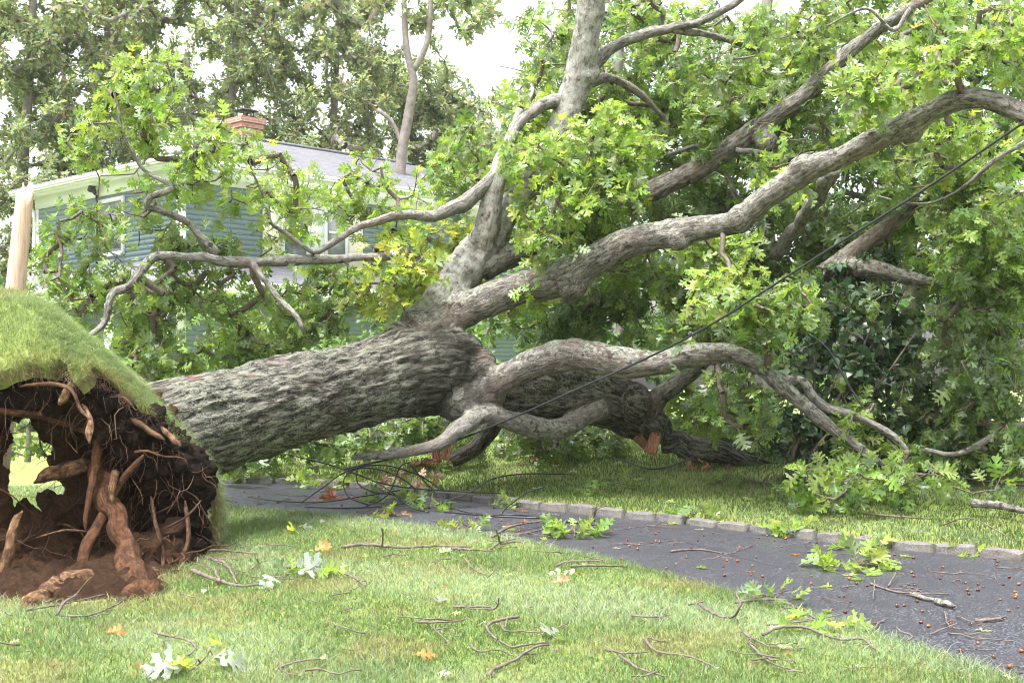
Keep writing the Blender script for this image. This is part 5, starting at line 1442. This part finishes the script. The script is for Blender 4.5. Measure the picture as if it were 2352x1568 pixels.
def build_sticks():
    rng = np.random.default_rng(51)
    for label, runs, w in STICKS:
        g = Geo(); first = None
        for ri, run in enumerate(runs):
            q = []
            for (u, v, l) in run:
                h = ghit(u, v)
                # a lifted point keeps its line of sight: it stands nearer the camera than where the ray meets the ground
                d = h[1] * (1 - l / (EYE - h[2] + l)) if l else h[1]
                p = P(u, v, d); p[2] = max(p[2], float(gz(p[0], p[1])) + .03 if near_s(p[0], p[1]) < 0 or kerb_s(p[0], p[1]) > 0 else float(base_z(p[0], p[1])) + .014)
                q.append(p)
            q = smooth_path(np.array(q), .025)
            dist = np.mean(q[:, 1])
            r = w * (1 if ri == 0 else .65) / F * dist / 2
            q[1:-1] += rng.normal(0, .0012, (len(q) - 2, 3)) * min(2, w / 6)
            tube(g, q, np.linspace(r, r * .55, len(q)) * (1 + .07 * rng.normal(0, 1, len(q)).clip(-1, 1)), 7, rough=.12, seed=int(rng.integers(99)))
            # short side spurs
            for _ in range(max(1, len(q) // 14)):
                i = rng.integers(1, len(q)); d = unit(rng.normal(0, 1, 3) * np.array([1, 1, .4])); L = rng.uniform(.015, .05)
                tube(g, np.array([q[i], q[i] + d * L * .5 + (0, 0, .004), q[i] + d * L]), [r * .5, r * .4, r * .15], 5)
        tag(g.build('stick', MAT['bark'] if w > 12 else MAT['stick']), label, 'stick', 'storm broken sticks')
    # scraps of twig on the driveway
    protos = []
    for k in range(6):
        g = Geo(); n = 7
        p = np.cumsum(np.vstack([[0, 0, 0], np.stack([rng.uniform(.02, .05, n), rng.normal(0, .014, n), rng.normal(0, .004, n)], 1)]), 0); p[:, 2] = np.abs(p[:, 2]) + .003
        tube(g, p, np.linspace(.0034, .0016, n + 1), 5, rough=.2, seed=k)
        i = n // 2; tube(g, np.array([p[i], p[i] + (.03, .03 * (-1) ** k, .012), p[i] + (.07, .05 * (-1) ** k, .01)]), [.0022, .002, .001], 4)
        protos.append(g.build('twig', MAT['stick']))
    k = 0
    while k < 90:
        x, y = rng.uniform(-3.5, 4.2), rng.uniform(5.8, 14.5)
        if not (near_s(x, y) > .1 and kerb_s(x, y) < -.05) or abs(x / y) > .42: continue
        o = protos[k] if k < 6 else protos[k % 6].copy()
        if k >= 6: COL.objects.link(o)
        o.location = (x, y, float(base_z(x, y)) + .006); o.rotation_euler = (0, 0, rng.uniform(0, 6.28)); s = rng.uniform(.6, 1.5); o.scale = (s, s, s)
        tag(o, 'small bare twig scrap lying on the wet black driveway', 'twig', 'twig scraps on the driveway'); k += 1
    protos = []
    for kk in range(4):
        g = Geo(); n = 6
        p = np.cumsum(np.vstack([[0, 0, 0], np.stack([rng.uniform(.02, .04, n), rng.normal(0, .014, n), rng.normal(0, .006, n)], 1)]), 0); p[:, 2] = np.abs(p[:, 2]) + .02
        tube(g, p, np.linspace(.0036, .0018, n + 1), 5, rough=.2, seed=kk); protos.append(g.build('twig', MAT['stick']))
    k = 0
    while k < 50:
        y = rng.uniform(5.8, 13); x = rng.uniform(-.4, .4) * y
        if near_s(x, y) > -.1 or (x < -2.2 and y > 7.8): continue
        o = protos[k] if k < 4 else protos[k % 4].copy()
        if k >= 4: COL.objects.link(o)
        o.location = (x, y, float(gz(x, y)) + .012); o.rotation_euler = (0, 0, rng.uniform(0, 6.28)); s = rng.uniform(.6, 1.6); o.scale = (s, s, s)
        tag(o, 'small bare twig scrap lying in the front lawn grass', 'twig', 'twig scraps on the lawn'); k += 1

SPRIGS = [  # u, v, leaves, size, spread, palette, label
 (905, 1150, 40, .17, .30, GREEN, 'big leafy green sprig under the cable tangle on the driveway'),
 (985, 1170, 16, .16, .20, BRIGHT, 'pale leafy sprig at the end of the cable tangle'),
 (1320, 1232, 34, .16, .26, GREEN, 'green leafy sprig lying in the middle of the driveway'),
 (1160, 1165, 12, .15, .14, GREEN, 'upright green sprig against the far kerb blocks'),
 (1810, 1228, 24, .15, .24, BRIGHT, 'green sprig lying against the kerb opposite the pale sprig'),
 (1965, 1308, 30, .17, .26, BRIGHT, 'bright yellow green sprig lying on the driveway alone'),
 (1990, 1265, 10, .16, .18, BRIGHT, 'pale leaf sprig beside the kerb above the bright sprig'),
 (2215, 1275, 8, .14, .14, BRIGHT, 'small pale sprig against the kerb near the photograph edge'),
 (1600, 1190, 14, .16, .22, GREEN, 'sprig of oak leaves draped over the kerb'),
 (1860, 1445, 14, .14, .26, BRIGHT, 'leafy sprig on the lawn edge beside the wavy stick'),
 (1770, 1385, 14, .14, .22, GREEN, 'leafy sprig straddling the lawn and driveway edge'),
 (1880, 1175, 14, .16, .2, GREEN, 'green sprig lying in the grass behind the kerb'),
 (1800, 1140, 10, .15, .2, GREEN, 'little sprig in the far lawn before the shrub'),
 (1380, 1135, 10, .15, .18, GREEN, 'little sprig in the far lawn grass behind the kerb blocks'),
 (560, 1100, 60, .16, .5, GREEN, 'heap of green oak leaves piled beyond the driveway by the root plate'),
 (745, 1118, 34, .16, .42, BRIGHT, 'pale oak leaf heap along the far kerb behind the cables'),
 (870, 1185, 8, .14, .12, YELLOW, 'small yellowing sprig on the driveway below the cables'),
 (700, 1328, 14, .17, .16, GREEN, 'dark green leafy sprig beside the white backed leaves'),
 (1070, 1220, 8, .15, .16, BRIGHT, 'pale sprig at the driveway edge by the branched stick'),
 (460, 1545, 8, .15, .10, BRIGHT, 'yellow green sprig at the bottom edge of the lawn'),
 (1420, 1120, 8, .15, .2, GREEN, 'leaf sprig lying beyond the kerb near the torn stem'),
 (1660, 1115, 10, .15, .22, GREEN, 'leaf sprig in shade beneath the broken bough'),
]

def build_litter():
    rng = np.random.default_rng(61)
    for (u, v, n, size, spread, pal, label) in SPRIGS:
        h = ghit(u, v); z = max(float(gz(h[0], h[1])), float(base_z(h[0], h[1])))
        t = tag(empty('leafy_sprig', (h[0], h[1], z)), label, 'leafy sprig', 'fallen oak sprigs')
        bpy.context.view_layer.update()
        g = Geo()
        a = rng.uniform(0, 2 * np.pi)
        ax = np.array([math.cos(a), math.sin(a) * .6, 0])
        st = smooth_path(np.array([h * (1, 1, 0) + (0, 0, z + .02) - ax * spread * .9, np.array([h[0], h[1], z + .05]), np.array([h[0], h[1], z + .06]) + ax * spread * .6 + (0, 0, .02)]), .03)
        tube(g, st, np.linspace(.006, .003, len(st)), 6, rough=.15)
        for _ in range(3):
            i = rng.integers(2, len(st)); d = unit(rng.normal(0, 1, 3) * (1, 1, .25))
            tube(g, np.array([st[i], st[i] + d * spread * .3 + (0, 0, .02), st[i] + d * spread * .6]), [.004, .003, .002], 5)
        g.build('stem', MAT['stick'], t)
        m = n
        an = rng.uniform(0, 2 * np.pi, m); q = np.sqrt(rng.random(m)) * spread * .75
        pos = np.stack([h[0] + q * np.cos(an), h[1] + q * np.sin(an) * .8, z + .025 + rng.uniform(0, .6, m) * spread * .55 * (1 - q / spread)], 1)
        d = np.stack([np.cos(an), np.sin(an), rng.normal(.12, .3, m)], 1) + rng.normal(0, .4, (m, 3))
        nr = unit(rng.normal(0, .5, (m, 3)) + (0, -.1, .8))
        gl = Geo(); leaves(gl, pos, d, nr, size * rng.uniform(.7, 1.2, m), tints(m, pal, rng), OAK, rng)
        vv = gl.v
        for i, x in enumerate(vv): x[:, 2] = np.maximum(x[:, 2], z + .006)
        gl.build('leaves', MAT['leaf'], t)
    def one(u, v, size, col, label, up=.02, nrm=(0, -.2, 1), a=None, mat='leaf', grp=None):
        h = ghit(u, v); z = max(float(gz(h[0], h[1])), float(base_z(h[0], h[1])))
        a = rng.uniform(0, 6.28) if a is None else a
        gl = Geo(); leaves(gl, np.array([[h[0], h[1], z + up]]), np.array([[math.cos(a), math.sin(a), .1]]), np.array([nrm], float), np.array([size]), np.array([col]), OAK, rng)
        gl.v[0][:, 2] = np.maximum(gl.v[0][:, 2], z + .01)
        tag(gl.build('fallen_leaf', MAT[mat]), label, 'leaf', grp or 'single fallen leaves')
    WH = (.31, .36, .34); OR = (.52, .13, .02); BR = (.30, .15, .08); YG = (.45, .50, .04); PG = (.40, .48, .34)
    one(665, 1330, .27, WH, 'large white backed oak leaf lying on the front lawn', .06, (.1, -.7, .7), .3)
    one(640, 1345, .18, WH, 'smaller white backed oak leaf beside the large white one', .05, (.1, -.6, .7), 4.4)
    one(590, 1315, .16, (.07, .13, .03), 'dark green oak leaf standing upright near the dark stick', .05, (.8, -.4, .1), 1.6)
    one(715, 1275, .15, OR, 'bright orange oak leaf lying on the front lawn', .04, (.1, -.5, .8), .3, 'dry_leaf')
    one(655, 1228, .18, YG, 'yellow green oak leaf on the lawn close to the driveway', .04, (.3, -.5, .8), .8)
    one(680, 1217, .16, WH, 'pale leaf lying flat on the lawn close to the driveway', .03, (0, -.2, 1), 0)
    one(995, 1395, .14, WH, 'pale leaf in the dark strip of lawn', .03)
    one(1000, 1277, .16, PG, 'pale feathery leaf on the lawn under the forked stick', .03, (0, -.2, 1), .3)
    one(1262, 1348, .13, BR, 'brown curled leaf in the middle of the front lawn', .03, (.2, -.5, .8), .2, 'dry_leaf')
    one(1335, 1325, .22, PG, 'long pale green leaf flat on the lawn near the arched stick', .03, (0, -.2, 1), 3.0)
    one(945, 1517, .12, OR, 'small orange brown leaf on the lawn below the spidery twig', .03, (0, -.4, 1), .1, 'dry_leaf')
    one(1240, 1478, .18, WH, 'white backed leaf on the end of the thick branched stick', .05, (.1, -.6, .8), .9)
    one(1275, 1485, .14, (.13, .22, .03), 'green leaf next to the white backed leaf and thick stick', .04, (.3, -.6, .6), .9)
    one(440, 1555, .22, WH, 'white backed leaf at the bottom edge of the lawn', .05, (0, -.6, .8), 3.4)
    one(490, 1550, .18, WH, 'white backed leaf paired with another at the lawn bottom', .05, (0, -.6, .8), .4)
    one(480, 1510, .18, (.28, .38, .05), 'thin yellow green leaf above the white pair', .06, (0, -.8, .4), 1.2)
    one(240, 1463, .10, OR, 'small rusty leaf on the lawn before the root plate', .03, (0, -.4, 1), .1, 'dry_leaf')
    one(1790, 1505, .14, PG, 'pale leaf by the wavy stick on the lawn', .03)
    one(1330, 1090, .14, WH, 'pale leaf in the far lawn below the torn stem', .03)
    one(1175, 1095, .12, (.5, .3, .26), 'pinkish leaf in the far lawn behind the kerb', .03, (0, -.5, .8), .5, 'dry_leaf')
    one(2020, 1140, .14, WH, 'pale leaf lying on the far lawn by the leafy bough', .04)
    for k, (u, v) in enumerate(((1030, 1085), (1240, 1130), (1560, 1160), (1700, 1150), (1290, 1075), (1480, 1105))):
        one(u, v, .13, (.33, .40, .18), 'pale green oak leaf scattered on the far lawn', .03, grp='pale leaves scattered on the far lawn')
    for k in range(26):
        while True:
            x, y = rng.uniform(-3, 4), rng.uniform(6, 13.5)
            if near_s(x, y) > .1 and kerb_s(x, y) < -.1 and abs(x / y) < .4: break
        gl = Geo(); z = float(base_z(x, y)) + .012; a = rng.uniform(0, 6.28)
        c = [(.30, .38, .06), (.40, .42, .25), (.30, .14, .05), (.16, .24, .04)][k % 4]
        leaves(gl, np.array([[x, y, z]]), np.array([[math.cos(a), math.sin(a), .05]]), np.array([[0, -.1, 1.]]), np.array([rng.uniform(.06, .14)]), np.array([c]), OAK, rng)
        gl.v[0][:, 2] = np.maximum(gl.v[0][:, 2], z)
        tag(gl.build('fallen_leaf', MAT['leaf']), 'single oak leaf stuck to the wet driveway', 'leaf', 'loose leaves on the driveway')
    for k in range(44):
        while True:
            y = rng.uniform(5.8, 12.5); x = rng.uniform(-.4, .4) * y
            if near_s(x, y) < -.12 and not (x < -2.1 and y > 7.3): break
        gl = Geo(); z = float(gz(x, y)) + .03; a = rng.uniform(0, 6.28)
        c = [(.38, .44, .36), (.34, .40, .16), (.28, .14, .06), (.42, .46, .40), (.22, .30, .07)][k % 5]
        leaves(gl, np.array([[x, y, z]]), np.array([[math.cos(a), math.sin(a), rng.normal(0, .3)]]), np.array([[rng.normal(0, .4), -.3, 1.]]), np.array([rng.uniform(.035, .085)]), np.array([c]), OAK, rng)
        tag(gl.build('fallen_leaf', MAT['leaf']), 'small torn scrap of oak leaf lying in the front lawn', 'leaf', 'torn leaf scraps on the lawn')
    # dry brown bunches
    for (u, v, n, size, col, label, lift) in ((930, 1108, 26, .17, (.30, .20, .14), 'bunch of dry brown oak leaves caught above the cable sprig', .12), (770, 1125, 12, .14, (.50, .16, .05), 'bunch of rusty orange leaves behind the cable loops', .02),
                                             (990, 1055, 10, .13, (.26, .13, .07), 'rusty leaf litter under the snaking limb', .02), (1240, 1048, 10, .13, (.30, .14, .07), 'orange leaf litter beneath the lower stem', .02), (905, 1165, 6, .13, (.34, .22, .12), 'few dry tan leaves at the foot of the cable sprig', .02), (1620, 1062, 10, .13, (.28, .14, .07), 'orange leaf litter beneath the broken bough', .02)):
        h = ghit(u, v + 20); z = max(float(gz(h[0], h[1])), float(base_z(h[0], h[1])))
        m = n; an = rng.uniform(0, 6.28, m); s = .28 if lift > .1 else .22
        pos = np.stack([h[0] + rng.uniform(-1, 1, m) * s, h[1] + rng.uniform(-.5, .5, m) * s, z + .02 + rng.uniform(0, 1.6, m) * lift], 1)
        d = unit(rng.normal(0, 1, (m, 3)) * (1, 1, .8) + (0, 0, .3 if lift > .1 else 0))
        gl = Geo(); leaves(gl, pos, d, unit(rng.normal(0, 1, (m, 3)) + (0, -.5, .3)), size * rng.uniform(.7, 1.2, m), tints(m, [(*col, 1)], rng), OAK, rng, pet=col)
        gl.v[:] = [np.concatenate([x[:, :2], np.maximum(x[:, 2:], z + .008)], 1) for x in gl.v]
        tag(gl.build('dry_leaves', MAT['dry_leaf']), label, 'dry leaves')
    # acorns
    th = np.linspace(0, np.pi, 8); g = Geo()
    zz = -np.cos(th) * .012; rr = np.sin(th) * np.array([1, .9, 1, 1.05, 1.1, 1.15, 1.05, 1]) * .0095
    tube(g, np.stack([0 * zz, 0 * zz, zz], 1), np.maximum(rr, .0008), 10)
    cap = np.linspace(0, np.pi / 2, 5)
    tube(g, np.stack([0 * cap, 0 * cap, .0035 + np.sin(cap) * .0105], 1), np.maximum(np.cos(cap) * .0118, .001), 10)
    tube(g, np.array([(0, 0, .013), (.001, 0, .019)]), .0014, 5)
    proto = g.build('acorn', MAT['acorn'])
    k = 0
    while k < 150:
        y = rng.uniform(5.8, 14) if k > 60 else rng.uniform(5.8, 10.5)
        x = rng.uniform(-.41, .41) * y
        if not (near_s(x, y) > .06 and kerb_s(x, y) < -.03): continue
        o = proto if k == 0 else proto.copy()
        if k: COL.objects.link(o)
        s = rng.uniform(.65, 1.05)
        o.location = (x, y, float(base_z(x, y)) + .014 * s); o.rotation_euler = (rng.uniform(1.2, 1.9), rng.uniform(-.3, .3), rng.uniform(0, 6.28)); o.scale = (s, s, s)
        tag(o, 'small reddish brown acorn lying on the wet black driveway', 'acorn', 'acorns scattered on the driveway'); k += 1

build_ground()
build_kerb()
build_house()
build_trees()
build_fallen_tree()
build_shrub()
build_post()
build_cables()
build_sticks()
build_litter()
build_grass()

# ------------------------------------------------------------------ air between here and the far trees
def build_haze():
    g = Geo(); box(g, (-170, -60, -3), (170, 200, 60))
    m = bpy.data.materials.new('haze_air'); m.use_nodes = True; nt = m.node_tree; nt.nodes.clear()
    o = nt.nodes.new('ShaderNodeOutputMaterial'); v = nt.nodes.new('ShaderNodeVolumePrincipled')
    v.inputs['Color'].default_value = (.95, .96, 1, 1); v.inputs['Density'].default_value = .0004; v.inputs['Anisotropy'].default_value = .2
    nt.links.new(v.outputs[0], o.inputs['Volume'])
    ob = g.build('haze', m, smooth=False); tag(ob, 'thin pale storm haze in front of the far trees', 'haze', kind='stuff')
build_haze()
